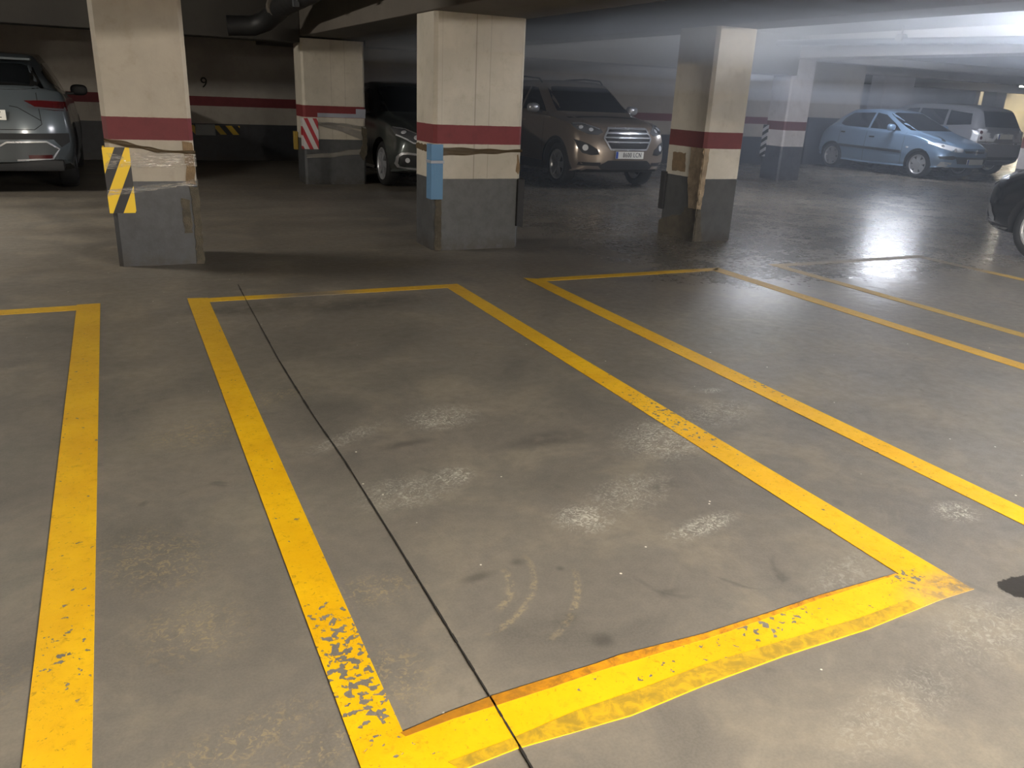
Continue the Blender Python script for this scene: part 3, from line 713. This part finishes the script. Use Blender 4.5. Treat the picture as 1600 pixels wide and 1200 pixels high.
    def add_wheels(s, rim_mat, spokes=5, rr=.62, style='straight', w=.20):
        R = s.R
        for wy in s.wheels:
            for sx in (-1, 1):
                cx = sx*(s.W-.035-w/2)
                wt = bpy.data.objects.new('wheel', None); C.objects.link(wt); wt.parent = s.root; wt.location = (cx, wy, R)
                wt.empty_display_size = .1
                a = w/2; ri = R*rr+.012
                prof = [(-a*.86, ri), (-a, ri+.02), (-a*1.02, (R+ri)/2), (-a*.92, R-.025), (-a*.75, R-.004), (-a*.3, R), (a*.3, R), (a*.75, R-.004), (a*.92, R-.025), (a*1.02, (R+ri)/2), (a, ri+.02), (a*.86, ri)]
                obj('tire', lathe_x(bmesh.new(), prof, 44), m_blackr, wt, smooth=50)
                bm = bmesh.new(); r0 = R*rr
                lathe_x(bm, [(sx*a*.80, r0+.016), (sx*a*.95, r0+.012), (sx*a*.93, r0-.004), (sx*a*.70, r0-.022), (-sx*a*.7, r0-.022), (-sx*a*.7, r0+.01)], 44)
                for k in range(spokes):
                    an = 2*PI*k/spokes+.3
                    tw = .0 if style == 'straight' else .32
                    for off in ((0,) if style != 'double' else (-.13, .13)):
                        P_, Q_ = an+off*.6, an+off+tw
                        wd = .026 if style == 'double' else .036
                        if style == 'cover': wd = .052
                        v = []
                        for rad, ang, ww, xx in ((.03, P_, wd, a*.86), (r0-.008, Q_, wd*1.15, a*.82)):
                            cy, cz = rad*math.cos(ang), rad*math.sin(ang); ty, tz = -math.sin(ang), math.cos(ang)
                            for q, dx in ((-1, 0), (1, 0), (1, -.03), (-1, -.03)): v.append(bm.verts.new((sx*(xx+dx), cy+ty*ww*q, cz+tz*ww*q)))
                        for f in ((0,1,2,3),(7,6,5,4),(0,4,5,1),(1,5,6,2),(2,6,7,3),(3,7,4,0)): bm.faces.new([v[i] for i in f])
                tube(bm, (sx*a*.66, 0, 0), (sx*a*.92, 0, 0), .062, 20)
                obj('rim', bm, rim_mat, wt, smooth=40)
                obj('brake_disc', tube(bmesh.new(), (sx*a*.1, 0, 0), (sx*a*.3, 0, 0), r0*.78, 28), m_brake, wt, smooth=40)
    def mirror(s, y, z, mat=None, x=None, size=(.11, .13, .075)):
        for sx in (-1, 1):
            h, nr, d = s.hit(y, z-.05, 'right' if sx > 0 else 'left')
            hx = abs(h.x) if h else s.W
            mo = bpy.data.objects.new('side_mirror', None); C.objects.link(mo); mo.parent = s.root; mo.location = (sx*hx, y, z)
            mo.empty_display_size = .1
            bm = bmesh.new(); bmesh.ops.create_uvsphere(bm, u_segments=20, v_segments=12, radius=1)
            for v in bm.verts:
                c = v.co; c.x = math.copysign(abs(c.x)**.7, c.x)*size[0]; c.z = math.copysign(abs(c.z)**.75, c.z)*size[2]
                c.y = (c.y*size[1]*.75 if c.y < 0 else c.y*size[1]*.25)
            bmesh.ops.translate(bm, verts=bm.verts, vec=(sx*(size[0]+.055), 0, .01))
            obj('mirror_cap', bm, mat or s.pm, mo, smooth=60)
            obj('mirror_arm', box(bmesh.new(), min(-sx*.03, sx*.10), max(-sx*.03, sx*.10), -.03, .03, -.06, -.02, .01), m_plasticb, mo)
    def plate(s, z, txt, axis='front', x=0, w=.52, off=.012):
        h, nr, d = s.hit(x, z, axis)
        if h is None: h = Vector((x, 0, z))
        sg = -1 if axis == 'front' else 1
        yy = h.y+sg*off
        po = obj('license_plate', box(bmesh.new(), -w/2, w/2, -.006, .006, -.055, .055, .002), m_plate, s.root)
        po.location = (x, yy, z)
        if axis == 'rear': po.rotation_euler = (0, 0, PI)
        obj('country_band', box(bmesh.new(), -w/2+.004, -w/2+.044, -.0075, -.005, -.051, .051), m_plateb, po)
        for word, xo in zip(txt.split(), (-.075, .130) if ' ' in txt else (.185,)):
            bm = text_bm(word, .10, .74); bmesh.ops.translate(bm, verts=bm.verts, vec=(.022+xo*.92, -.0065, 0))
            obj('plate_characters', bm, m_ink, po, label='black characters '+word)
        return po
    def handle(s, y, z, mat, l=.17):
        for sx in (-1, 1):
            h, nr, d = s.hit(y, z, 'right' if sx > 0 else 'left')
            if h: obj('door_handle', box(bmesh.new(), h.x-.012, h.x+.022 if sx > 0 else h.x+.012, y-l/2, y+l/2, z-.016, z+.016, .01) if sx > 0 else box(bmesh.new(), h.x-.022, h.x+.012, y-l/2, y+l/2, z-.016, z+.016, .01), mat, s.root)
def arc_pts(cy, cz, r, a0, a1, n=18): return [(cy+r*math.cos(math.radians(a0+(a1-a0)*i/n)), cz+r*math.sin(math.radians(a0+(a1-a0)*i/n))) for i in range(n+1)]
def arch_trims(c, w=.05, mat=None):
    r = c.R+c.arch
    for wy in c.wheels:
        for side in ('left', 'right'):
            c.patch('arch_trim', arc_pts(wy, c.R+.005, r+w, -22, 202)+arc_pts(wy, c.R+.005, r+.004, 202, -22), side, mat or m_plasticb, eps=.006, cell=.06)
def side_windows(c, polys, mat=None):
    for p in polys:
        for side in ('left', 'right'): c.patch('side_window', p, side, mat or m_glass, eps=.003)
def doors(c, ys, z0, z1):
    for side in ('left', 'right'):
        for y in ys: c.line([(y, z0), (y, z1)], side)
def lens_bits(c, pts, axis, mat, r=.05, name='lamp_reflector'):
    for a, b in pts:
        h, nr, d = c.hit(a, b, axis)
        if h is None: continue
        if nr.dot(d) > 0: nr = -nr
        bm = bmesh.new(); tube(bm, h-nr*.004, h+nr*.009, r, 18, r*.8)
        obj(name, bm, mat, c.root, smooth=40)

# bronze compact SUV, facing the camera
pm = paint('bronze_metallic_paint', (138, 126, 114), .30, .5)
T = [(0,.32,.70,.82,.52,.76,.84,.55,.90,.94),(.12,.27,.78,.86,.55,.81,.92,.60,.98,1.0),(.45,.24,.84,.885,.58,.84,.98,.62,1.03,1.05),(1.0,.22,.86,.885,.60,.85,1.04,.66,1.08,1.11),
     (1.12,.22,.86,.885,.60,.855,1.05,.68,1.13,1.16),(1.80,.22,.86,.885,.62,.86,1.08,.60,1.53,1.59),(2.1,.22,.86,.885,.62,.86,1.09,.60,1.58,1.64),(3.2,.22,.86,.885,.62,.86,1.13,.58,1.57,1.63),
     (3.75,.24,.86,.885,.62,.85,1.16,.56,1.48,1.56),(3.98,.30,.82,.86,.60,.80,1.10,.62,1.18,1.22),(4.10,.34,.78,.83,.6,.77,1.0,.6,1.05,1.08)]
suv = Car('suv', 'bronze compact SUV with a chrome-barred hexagonal grille facing the camera', T, 4.10, pm, (.83, 3.35), .335, (7.32, 11.02, 0), 0, bow=(.30, .12), lean=(.55, .2))
suv.patch('windscreen', [(-.70,1.15),(.70,1.15),(.60,1.50),(.5,1.53),(-.5,1.53),(-.60,1.50)], 'front', m_glass, eps=.003)
side_windows(suv, [[(1.38,1.13),(2.0,1.50),(2.22,1.515),(2.22,1.15)], [(2.30,1.155),(2.30,1.515),(3.05,1.505),(3.14,1.19)], [(3.20,1.20),(3.12,1.50),(3.55,1.44),(3.70,1.24)]])
hexa = [(-.43,.79),(-.345,.93),(.345,.93),(.43,.79),(.33,.625),(-.33,.625)]
gr = suv.patch('grille', hexa, 'front', m_plasticb, eps=.006)
suv.line(hexa+[hexa[0]], 'front', .026, 'grille_frame', m_chrome, .016, gr)
for z, w in ((.865, .375), (.80, .42), (.735, .385)): suv.line([(-w, z), (w, z)], 'front', .022, 'grille_bar', m_chrome, .014, gr)
lens_bits(suv, [(0, .835)], 'front', m_ink, .032, 'badge')
for sgn in (1, -1):
    q = lambda P: [(sgn*a, b) for a, b in P]
    hl = suv.patch('headlight', q([(.80,.985),(.66,.995),(.47,.925),(.435,.875),(.52,.83),(.66,.84),(.78,.90),(.81,.95)]), 'front', m_lensd, eps=.006)
    suv.line(q([(.79,.975),(.66,.985),(.48,.915)]), 'front', .018, 'lamp_strip', m_chrome, .009, hl)
    lens_bits(suv, q([(.72,.935),(.60,.905)]), 'front', m_lens, .042)
    fg = suv.patch('fog_light_housing', q([(.83,.76),(.66,.70),(.53,.62),(.50,.545),(.62,.53),(.74,.56),(.80,.64)]), 'front', m_plasticb, eps=.006)
    lens_bits(suv, q([(.70,.64)]), 'front', m_lens, .055, 'fog_light')
    suv.line(q([(.47,.40),(.60,.395),(.78,.40)]), 'front', .05, 'bumper_lip', m_plasticb, .006)
suv.patch('lower_grille', [(-.50,.37),(-.36,.46),(.36,.46),(.50,.37),(.46,.33),(-.46,.33)], 'front', m_plasticb, eps=.008)
suv.plate(.545, '8600 LCN')
suv.line([(-.68,1.06),(-.5,1.075),(0,1.085),(.5,1.075),(.68,1.06)], 'front', .012, 'bonnet_edge')
arch_trims(suv); suv.both('sill_cladding', [(1.25,.23),(1.25,.36),(2.93,.36),(2.93,.23)], m_plasticb, eps=.008)
doors(suv, (1.30, 2.26, 3.16), .37, 1.12); suv.handle(2.08, .98, pm); suv.handle(3.0, 1.0, pm)
suv.mirror(1.52, 1.17, m_alloy); suv.add_wheels(m_alloy, 5, .66, 'double', .21)
for sx in (-1, 1):
    obj('roof_rail', path_tube(bmesh.new(), [(sx*.60, 1.95, 1.585), (sx*.605, 2.05, 1.645), (sx*.60, 2.6, 1.675), (sx*.59, 3.3, 1.655), (sx*.575, 3.5, 1.58)], .013, 8), m_plasticb, suv.root, smooth=60)

# light blue hatchback at right
pm = paint('light_blue_metallic_paint', (134, 162, 192), .30, .5)
T = [(0,.28,.62,.74,.45,.66,.60,.45,.655,.69),(.18,.25,.76,.80,.5,.745,.69,.5,.745,.775),(.6,.22,.80,.826,.52,.78,.80,.55,.85,.875),(1.0,.21,.80,.826,.54,.79,.88,.60,.935,.96),
     (1.12,.21,.80,.826,.54,.795,.895,.62,.975,1.0),(1.95,.20,.80,.826,.56,.79,.93,.54,1.335,1.39),(2.3,.20,.80,.826,.56,.79,.94,.53,1.37,1.43),(3.0,.22,.80,.826,.56,.79,.97,.52,1.33,1.40),
     (3.5,.24,.80,.815,.56,.76,.97,.55,1.08,1.15),(3.74,.28,.76,.79,.52,.70,.86,.52,.92,.95),(3.83,.32,.72,.76,.5,.68,.78,.5,.84,.86)]
hb = Car('hatchback', 'light blue small hatchback parked at right with its bonnet towards the aisle', T, 3.83, pm, (.80, 3.25), .29, (16.86, 11.95, 0), math.radians(1), bow=(.30, .14), lean=(.9, .2), arch=.045)
hb.patch('windscreen', [(-.66,.99),(.66,.99),(.54,1.32),(.42,1.345),(-.42,1.345),(-.54,1.32)], 'front', m_glass, eps=.003)
side_windows(hb, [[(1.42,.965),(1.62,1.09),(2.0,1.29),(2.26,1.325),(2.26,.985)], [(2.32,.985),(2.32,1.325),(2.95,1.30),(3.14,1.17),(3.16,1.04),(3.0,1.0)]])
for sgn in (1, -1):
    q = lambda P: [(sgn*a, b) for a, b in P]
    hb.patch('headlight', q([(.79,.76),(.68,.765),(.36,.66),(.38,.60),(.56,.60),(.74,.67)]), 'front', m_lens, eps=.006)
    lens_bits(hb, q([(.68,.71),(.52,.645)]), 'front', m_chrome, .04)
    hb.line(q([(.56,.33),(.74,.34)]), 'front', .10, 'fog_light', m_lens, .006)
    hb.patch('bumper_strip', q([(.78,.50),(.56,.52),(.48,.49),(.56,.44),(.76,.45)]), 'front', m_plasticb, eps=.007)
    hb.line(q([(.52,.80),(.38,.90)]), 'front', .03, 'bonnet_vent', m_plasticb, .003)
lg = hb.patch('lower_grille', [(-.52,.50),(.52,.50),(.44,.36),(-.44,.36)], 'front', m_plasticb, eps=.006)
hb.patch('upper_grille', [(-.34,.63),(.34,.63),(.30,.585),(-.30,.585)], 'front', m_plasticb, eps=.006)
# chrome standing-animal badge simplified to its outline, on the nose
h_, n_, d_ = hb.hit(0, .60, 'front')
bd = bmesh.new()
for k, (a, b_) in enumerate(((-.03, .04), (.01, .05), (.035, .02), (-.02, 0), (.02, -.03), (-.03, -.045))): tube(bd, (a, h_.y-.012, .60+b_), (a*.4, h_.y-.018, .60+b_*.6), .014, 8)
obj('badge', bd, m_chrome, hb.root, smooth=50)
hb.plate(.405, '', w=.52, off=.016)
hb.both('rub_strip', [(1.25,.50),(1.25,.555),(3.05,.585),(3.05,.53)], m_plasticb, eps=.010)
doors(hb, (1.24, 2.29, 3.08), .25, .95); hb.handle(2.12, .80, m_plasticb, .14); hb.handle(2.98, .86, m_plasticb, .12)
hb.mirror(1.58, 1.02); hb.add_wheels(m_alloy, 6, .68, 'cover', .18)
for sx in ('left', 'right'): hb.patch('turn_signal', [(1.08,.62),(1.08,.65),(1.14,.65),(1.14,.62)], sx, m_lens, eps=.006)
hb.mirrored('tail_light', [(.55,.70),(.66,.68),(.66,.92),(.56,.95)], 'rear', m_red)

# silver MPV with its tail towards the aisle
pm = paint('silver_metallic_paint', (150, 152, 158), .28, .6)
T = [(0,.30,.66,.78,.5,.70,.70,.5,.76,.80),(.4,.24,.82,.86,.56,.80,.88,.6,.94,.97),(.85,.22,.84,.875,.58,.83,.98,.66,1.05,1.08),(1.0,.22,.84,.875,.58,.83,1.0,.66,1.10,1.13),(1.75,.22,.84,.875,.6,.83,1.02,.60,1.50,1.56),
     (2.3,.22,.84,.875,.6,.83,1.04,.59,1.56,1.62),(3.5,.22,.84,.875,.6,.83,1.06,.58,1.53,1.60),(3.95,.26,.83,.87,.6,.82,1.06,.58,1.44,1.52),(4.12,.32,.80,.85,.6,.80,1.03,.64,1.16,1.20),(4.2,.36,.78,.84,.58,.79,1.0,.64,1.05,1.08)]
mv = Car('minivan', 'silver tall family car seen from its tail, right of the light blue car', T, 4.2, pm, (.85, 3.45), .31, (18.85, 16.93, 0), PI, bow=(.3, .12), lean=(.5, .12))
mv.patch('rear_window', [(-.62,1.12),(.62,1.12),(.54,1.46),(-.54,1.46)], 'rear', m_glass, eps=.003)
side_windows(mv, [[(1.30,1.08),(1.95,1.46),(2.25,1.48),(2.25,1.10)], [(2.32,1.10),(2.32,1.48),(3.05,1.47),(3.1,1.12)], [(3.18,1.12),(3.12,1.46),(3.70,1.40),(3.80,1.16)]])
mv.patch('windscreen', [(-.66,1.12),(.66,1.12),(.54,1.46),(-.54,1.46)], 'front', m_glass, eps=.003)
for sgn in (1, -1):
    q = lambda P: [(sgn*a, b) for a, b in P]
    mv.patch('tail_light', q([(.62,1.08),(.82,1.04),(.85,.80),(.64,.82)]), 'rear', m_lens, eps=.006)
    lens_bits(mv, q([(.74,1.0),(.73,.88)]), 'rear', m_red, .045)
    mv.patch('tail_light', [(4.02,1.08),(3.98,.82),(4.20,.80),(4.20,1.05)], 'left' if sgn > 0 else 'right', m_lens, eps=.006)
mv.line([(-.80,.76),(.80,.76)], 'rear', .035, 'bumper_trim', m_chrome, .006)
mv.line([(-.60,.78),(-.60,1.08)], 'rear'); mv.line([(.60,.78),(.60,1.08)], 'rear')
mv.patch('bumper_valance', [(-.7,.36),(.7,.36),(.66,.46),(-.66,.46)], 'rear', m_plasticb, eps=.006)
mv.plate(.92, '', 'rear'); doors(mv, (1.2, 2.28, 3.14), .3, 1.06); mv.mirror(1.45, 1.12); mv.add_wheels(m_alloy, 7, .66, 'straight', .19)

# grey crossover at far left, tail to the camera
pm = paint('blue_grey_metallic_paint', (84, 92, 97), .34, .4)
T = [(0,.28,.70,.80,.52,.74,.78,.5,.84,.88),(.5,.22,.84,.90,.58,.84,.92,.6,.98,1.0),(1.1,.22,.86,.92,.6,.86,1.0,.66,1.06,1.09),(1.25,.22,.86,.92,.6,.86,1.02,.68,1.11,1.14),(2.0,.22,.86,.92,.62,.865,1.05,.60,1.52,1.57),
     (2.6,.22,.86,.92,.62,.865,1.08,.60,1.56,1.615),(3.5,.22,.86,.92,.62,.865,1.12,.58,1.52,1.59),(3.92,.24,.86,.915,.64,.855,1.13,.57,1.39,1.49),(4.20,.30,.85,.91,.66,.845,1.13,.64,1.20,1.26),(4.34,.34,.82,.895,.62,.83,1.15,.64,1.20,1.23),(4.40,.37,.80,.885,.6,.81,1.15,.62,1.19,1.21)]
qa = Car('crossover', 'blue-grey crossover with wedge-shaped red tail lights at the left edge', T, 4.40, pm, (.90, 3.55), .345, (-1.33, 15.62, 0), PI, bow=(.3, .26), lean=(.5, .35))
qa.patch('rear_window', [(-.66,1.20),(-.40,1.175),(.40,1.175),(.66,1.20),(.56,1.43),(.45,1.46),(-.45,1.46),(-.56,1.43)], 'rear', m_glass, eps=.003)
obj('roof_spoiler', box(bmesh.new(), -.56, .56, 3.78, 4.02, 1.50, 1.53, .012), pm, qa.root, smooth=40)
side_windows(qa, [[(1.5,1.12),(2.1,1.47),(2.4,1.50),(2.4,1.13)], [(2.48,1.14),(2.48,1.50),(3.25,1.48),(3.35,1.18)], [(3.42,1.19),(3.36,1.46),(3.72,1.38),(3.86,1.26)]])
for sgn in (1, -1):
    q = lambda P: [(sgn*a, b) for a, b in P]
    tl = qa.patch('tail_light', q([(.45,1.06),(.62,1.065),(.86,1.055),(.875,.95),(.74,.955),(.58,.975)]), 'rear', m_red, eps=.008)
    qa.line(q([(.48,.99),(.72,.972),(.86,.965)]), 'rear', .018, 'lamp_strip', m_alloyd, .012, tl)
    qa.patch('tail_light', [(4.04,1.055),(4.06,1.01),(4.20,.965),(4.20,1.055)], 'left' if sgn > 0 else 'right', m_red, eps=.007)
    qa.patch('reflector', q([(.42,.415),(.66,.415),(.66,.455),(.42,.455)]), 'rear', m_red, eps=.018)
    qa.line(q([(.06,.50),(.22,.60),(.62,.605),(.74,.52),(.66,.41),(.3,.40)]), 'rear', .018, 'bumper_chrome', m_chrome, .014)
qa.patch('bumper_panel', [(-.72,.40),(-.74,.52),(-.62,.60),(.62,.60),(.74,.52),(.72,.40)], 'rear', pmat('dark_grey_bumper_insert', (70, 74, 76), .45), eps=.008)
qa.patch('bumper_valance', [(-.86,.60),(-.86,.70),(.86,.70),(.86,.60),(.77,.54),(.70,.63),(-.70,.63),(-.77,.54)], 'rear', m_plasticb, eps=.007)
qa.line([(-.58,1.15),(-.60,.80),(-.52,.74),(.52,.74),(.60,.80),(.58,1.15)], 'rear', .008)
qa.line([(-.30,1.0),(-.38,.985),(-.60,.84)], 'rear', .008); qa.line([(.30,1.0),(.38,.985),(.60,.84)], 'rear', .008)
qa.plate(.90, 'Z', 'rear'); arch_trims(qa); doors(qa, (1.35, 2.44, 3.4), .35, 1.1); qa.mirror(1.72, 1.15, m_plasticb); qa.add_wheels(m_alloyd, 5, .66, 'double', .21)
obj('bumper_base', box(bmesh.new(), -.78, .78, 4.18, 4.36, .27, .40, .03), m_plasticb, qa.root, smooth=40)

# dark green-grey hatchback, facing the camera, between the pillars
pm = paint('dark_green_grey_metallic_paint', (74, 80, 78), .28, .55)
T = [(0,.28,.68,.80,.48,.74,.68,.5,.73,.77),(.15,.25,.78,.85,.5,.79,.76,.55,.81,.84),(.6,.22,.84,.89,.54,.83,.87,.6,.92,.95),(1.15,.21,.85,.895,.56,.84,.94,.64,.99,1.02),(1.3,.21,.85,.895,.56,.84,.95,.66,1.04,1.06),
     (2.1,.20,.85,.895,.58,.84,.98,.58,1.40,1.45),(2.5,.20,.85,.895,.58,.84,.99,.57,1.43,1.49),(3.4,.22,.85,.895,.58,.83,1.03,.55,1.37,1.44),(3.95,.26,.84,.88,.58,.80,1.04,.58,1.12,1.18),(4.33,.34,.78,.83,.55,.74,.90,.56,.95,.98)]
def generic_front(c, hz=.78):
    for sgn in (1, -1):
        q = lambda P: [(sgn*a, b) for a, b in P]
        hl = c.patch('headlight', q([(.82,hz+.08),(.70,hz+.075),(.42,hz-.04),(.44,hz-.12),(.60,hz-.13),(.80,hz-.03)]), 'front', m_lensd, eps=.006)
        c.line(q([(.80,hz-.02),(.62,hz-.115),(.46,hz-.11)]), 'front', .018, 'lamp_strip', m_lens, .010, hl)
        lens_bits(c, q([(.70,hz+.02),(.57,hz-.04)]), 'front', m_lens, .045)
        c.line(q([(.80,hz+.07),(.66,hz+.055),(.46,hz-.04)]), 'front', .016, 'lamp_strip', m_chrome, .010, hl)
        fh = c.patch('fog_light_housing', q([(.80,.50),(.56,.505),(.47,.40),(.52,.34),(.76,.36)]), 'front', m_plasticb, eps=.006)
        c.line(q([(.78,.33),(.815,.38),(.81,.47),(.77,.515),(.70,.525),(.58,.515),(.50,.45),(.46,.40)]), 'front', .030, 'fog_light_trim', m_chrome, .012, fh)
        c.line(q([(.78,.335),(.66,.32),(.48,.31)]), 'front', .026, 'fog_light_trim', m_chrome, .012, fh)
        lens_bits(c, q([(.70,.43)]), 'front', m_lens, .04, 'fog_light')
    g_ = c.patch('grille', [(-.40,.68),(.40,.68),(.36,.58),(-.36,.58)], 'front', m_plasticb, eps=.006)
    c.line([(-.40,.67),(.40,.67)], 'front', .014, 'grille_bar', m_chrome, .012, g_); c.line([(-.37,.62),(.37,.62)], 'front', .014, 'grille_bar', m_chrome, .012, g_)
    c.patch('lower_grille', [(-.42,.46),(.42,.46),(.38,.32),(-.38,.32)], 'front', m_plasticb, eps=.006)
def generic_body(c):
    c.patch('windscreen', [(-.70,1.05),(.70,1.05),(.58,1.37),(.45,1.40),(-.45,1.40),(-.58,1.37)], 'front', m_glass, eps=.003)
    side_windows(c, [[(1.60,1.02),(2.15,1.34),(2.45,1.375),(2.45,1.04)], [(2.52,1.04),(2.52,1.38),(3.25,1.34),(3.45,1.16),(3.45,1.08)]])
    doors(c, (1.4, 2.48, 3.42), .26, 1.0); c.handle(2.3, .90, m_plasticb); c.handle(3.25, .93, m_plasticb)
    c.mirrored('tail_light', [(.50,.86),(.76,.82),(.78,.96),(.54,.99)], 'rear', m_red)
    c.patch('rear_window', [(-.54,1.10),(.54,1.10),(.48,1.34),(-.48,1.34)], 'rear', m_glass, eps=.003)
dk = Car('hatchback', 'dark green-grey hatchback half hidden between the two left pillars', T, 4.33, pm, (.92, 3.53), .32, (4.43, 11.02, 0), 0, bow=(.30, .2), lean=(.7, .25))
generic_front(dk); generic_body(dk); dk.mirror(1.75, 1.06); dk.add_wheels(m_alloy, 5, .68, 'double', .2); dk.plate(.55, '')
pm = paint('black_paint', (22, 24, 29), .25, .3)
bk = Car('hatchback', 'black car whose nose juts in at the right edge', T, 4.33, pm, (.92, 3.53), .32, (9.18, 5.92, 0), PI, bow=(.34, .2), lean=(.7, .25))
generic_front(bk, .79); generic_body(bk); bk.mirror(1.75, 1.06); bk.add_wheels(m_alloy, 5, .68, 'double', .2); bk.plate(.55, '')
bk.line([(-.82,.27),(-.6,.24),(.6,.24),(.82,.27)], 'front', .02, 'bumper_chrome', m_chrome, .008)

# ------------------------------------------------------------------ lights: fluorescent battens between the beams, some added as fill
def emis(name, col, k):
    m, t, b = new_mat(name); m.node_tree.nodes.remove(b)
    e = t.node('ShaderNodeEmission', {'Color': col+(1,), 'Strength': k}); t.l.new(e.outputs[0], m.node_tree.nodes['Material Output'].inputs[0]); return m
def luminaire(label, x, y, z, col, k, rz=0, L=1.2):
    t = thing('ceiling_light', label, 'ceiling light', (x, y, z), rz, 'tube lights hung from the ceiling')
    obj('casing', box(bmesh.new(), -.05, .05, -L/2-.03, L/2+.03, .03, .08, .006), m_case, t)
    for s_ in (-1, 1): obj('lamp_holder', box(bmesh.new(), -.02, .02, s_*(L/2+.015)-.012, s_*(L/2+.015)+.012, -.02, .03), m_case, t)
    obj('tube', tube(bmesh.new(), (0, -L/2, 0), (0, L/2, 0), .016, 10), emis('lit_tube', col, k), t, smooth=60)
    t_ret = t
    if z < CZ-.09: obj('hanger', box(box(bmesh.new(), -.01, .01, -L/3-.01, -L/3+.01, .08, CZ-z-.001), -.01, .01, L/3-.01, L/3+.01, .08, CZ-z-.001), m_case, t)
    return t_ret
WARM = (1., .93, .83); COOL = (.80, .86, 1.); NEUT = (1., .95, .86)
luminaire('lit tube light over the bay in front', 2.12, -2.4, 2.11, WARM, 5200)
luminaire('added tube light behind the camera to brighten the pillars and right floor', 4.45, -2.4, 2.11, WARM, 6800)  # extra lamp added to lift the pillars and right-hand floor
luminaire('cool lit tube light over the third bay', 6.9, 3.9, 2.16, COOL, 150)
up_ = luminaire('added cool uplighter over the third bay with a baffle under it', 7.35, 4.1, 2.15, COOL, 2250)  # fixture added to light the veil under the ceiling
obj('baffle_tray', box(bmesh.new(), -.16, .16, -.66, .66, -.05, -.035, .004), m_case, up_)  # added baffle, keeps the uplighter's light off the floor
luminaire('lit tube light over the left aisle', -3.4, 8.7, 2.51, WARM, 1250)
luminaire('cool lit tube light right of the crumbling pillar', 9.05, 9.5, 2.51, COOL, 560)
luminaire('cool lit tube light beyond the pale beam', 15.6, 12.7, 2.51, COOL, 640)
luminaire('lit tube light near the beige wall of the rear hall', 38, 24.2, 2.45, (1, .93, .75), 1100)
luminaire('small lit tube light seen at the far right over the tall silver car', 30.3, 20, 2.40, (1, .97, .9), 120, PI/2)
def glare_veil(bm, dens, label):  # scattering box added to imitate lens glare
    HZ = bpy.data.materials.new('glare_veil_scatter'); HZ.use_nodes = True; nt = HZ.node_tree; nt.nodes.clear()
    vs = nt.nodes.new('ShaderNodeVolumeScatter'); vs.inputs['Color'].default_value = (.76, .85, 1, 1); vs.inputs['Density'].default_value = dens; vs.inputs['Anisotropy'].default_value = .1
    mo_ = nt.nodes.new('ShaderNodeOutputMaterial'); nt.links.new(vs.outputs[0], mo_.inputs['Volume'])
    tag(obj('glare_veil', bm, HZ), label, 'glare_veil', kind='stuff')
glare_veil(box(bmesh.new(), 3.6, 17, 1.2, 15.9, .03, 1.45), .023, 'faint added veil over the floor at right, standing in for lens glare')
glare_veil(box(bmesh.new(), 3.2, 15, 1.2, 15.9, 1.451, 1.70), .05, 'thin added veil at head height at right, standing in for lens glare')
glare_veil(box(bmesh.new(), 2.9, 8.7, 1.2, 11.5, 1.701, 2.59), .20, 'denser added pale veil under the ceiling at right, standing in for lens glare')
w = bpy.data.worlds.new('world'); S.world = w; w.use_nodes = True
w.node_tree.nodes['Background'].inputs[0].default_value = (.5, .55, .65, 1); w.node_tree.nodes['Background'].inputs[1].default_value = 0.0
S.view_settings.view_transform = 'Standard'; S.view_settings.look = 'None'; S.view_settings.gamma = 1; S.view_settings.use_curve_mapping = False
S.view_settings.exposure = 0.0
S.cycles.max_bounces = 7; S.cycles.diffuse_bounces = 4; S.cycles.glossy_bounces = 3; S.cycles.transmission_bounces = 2; S.cycles.transparent_max_bounces = 6
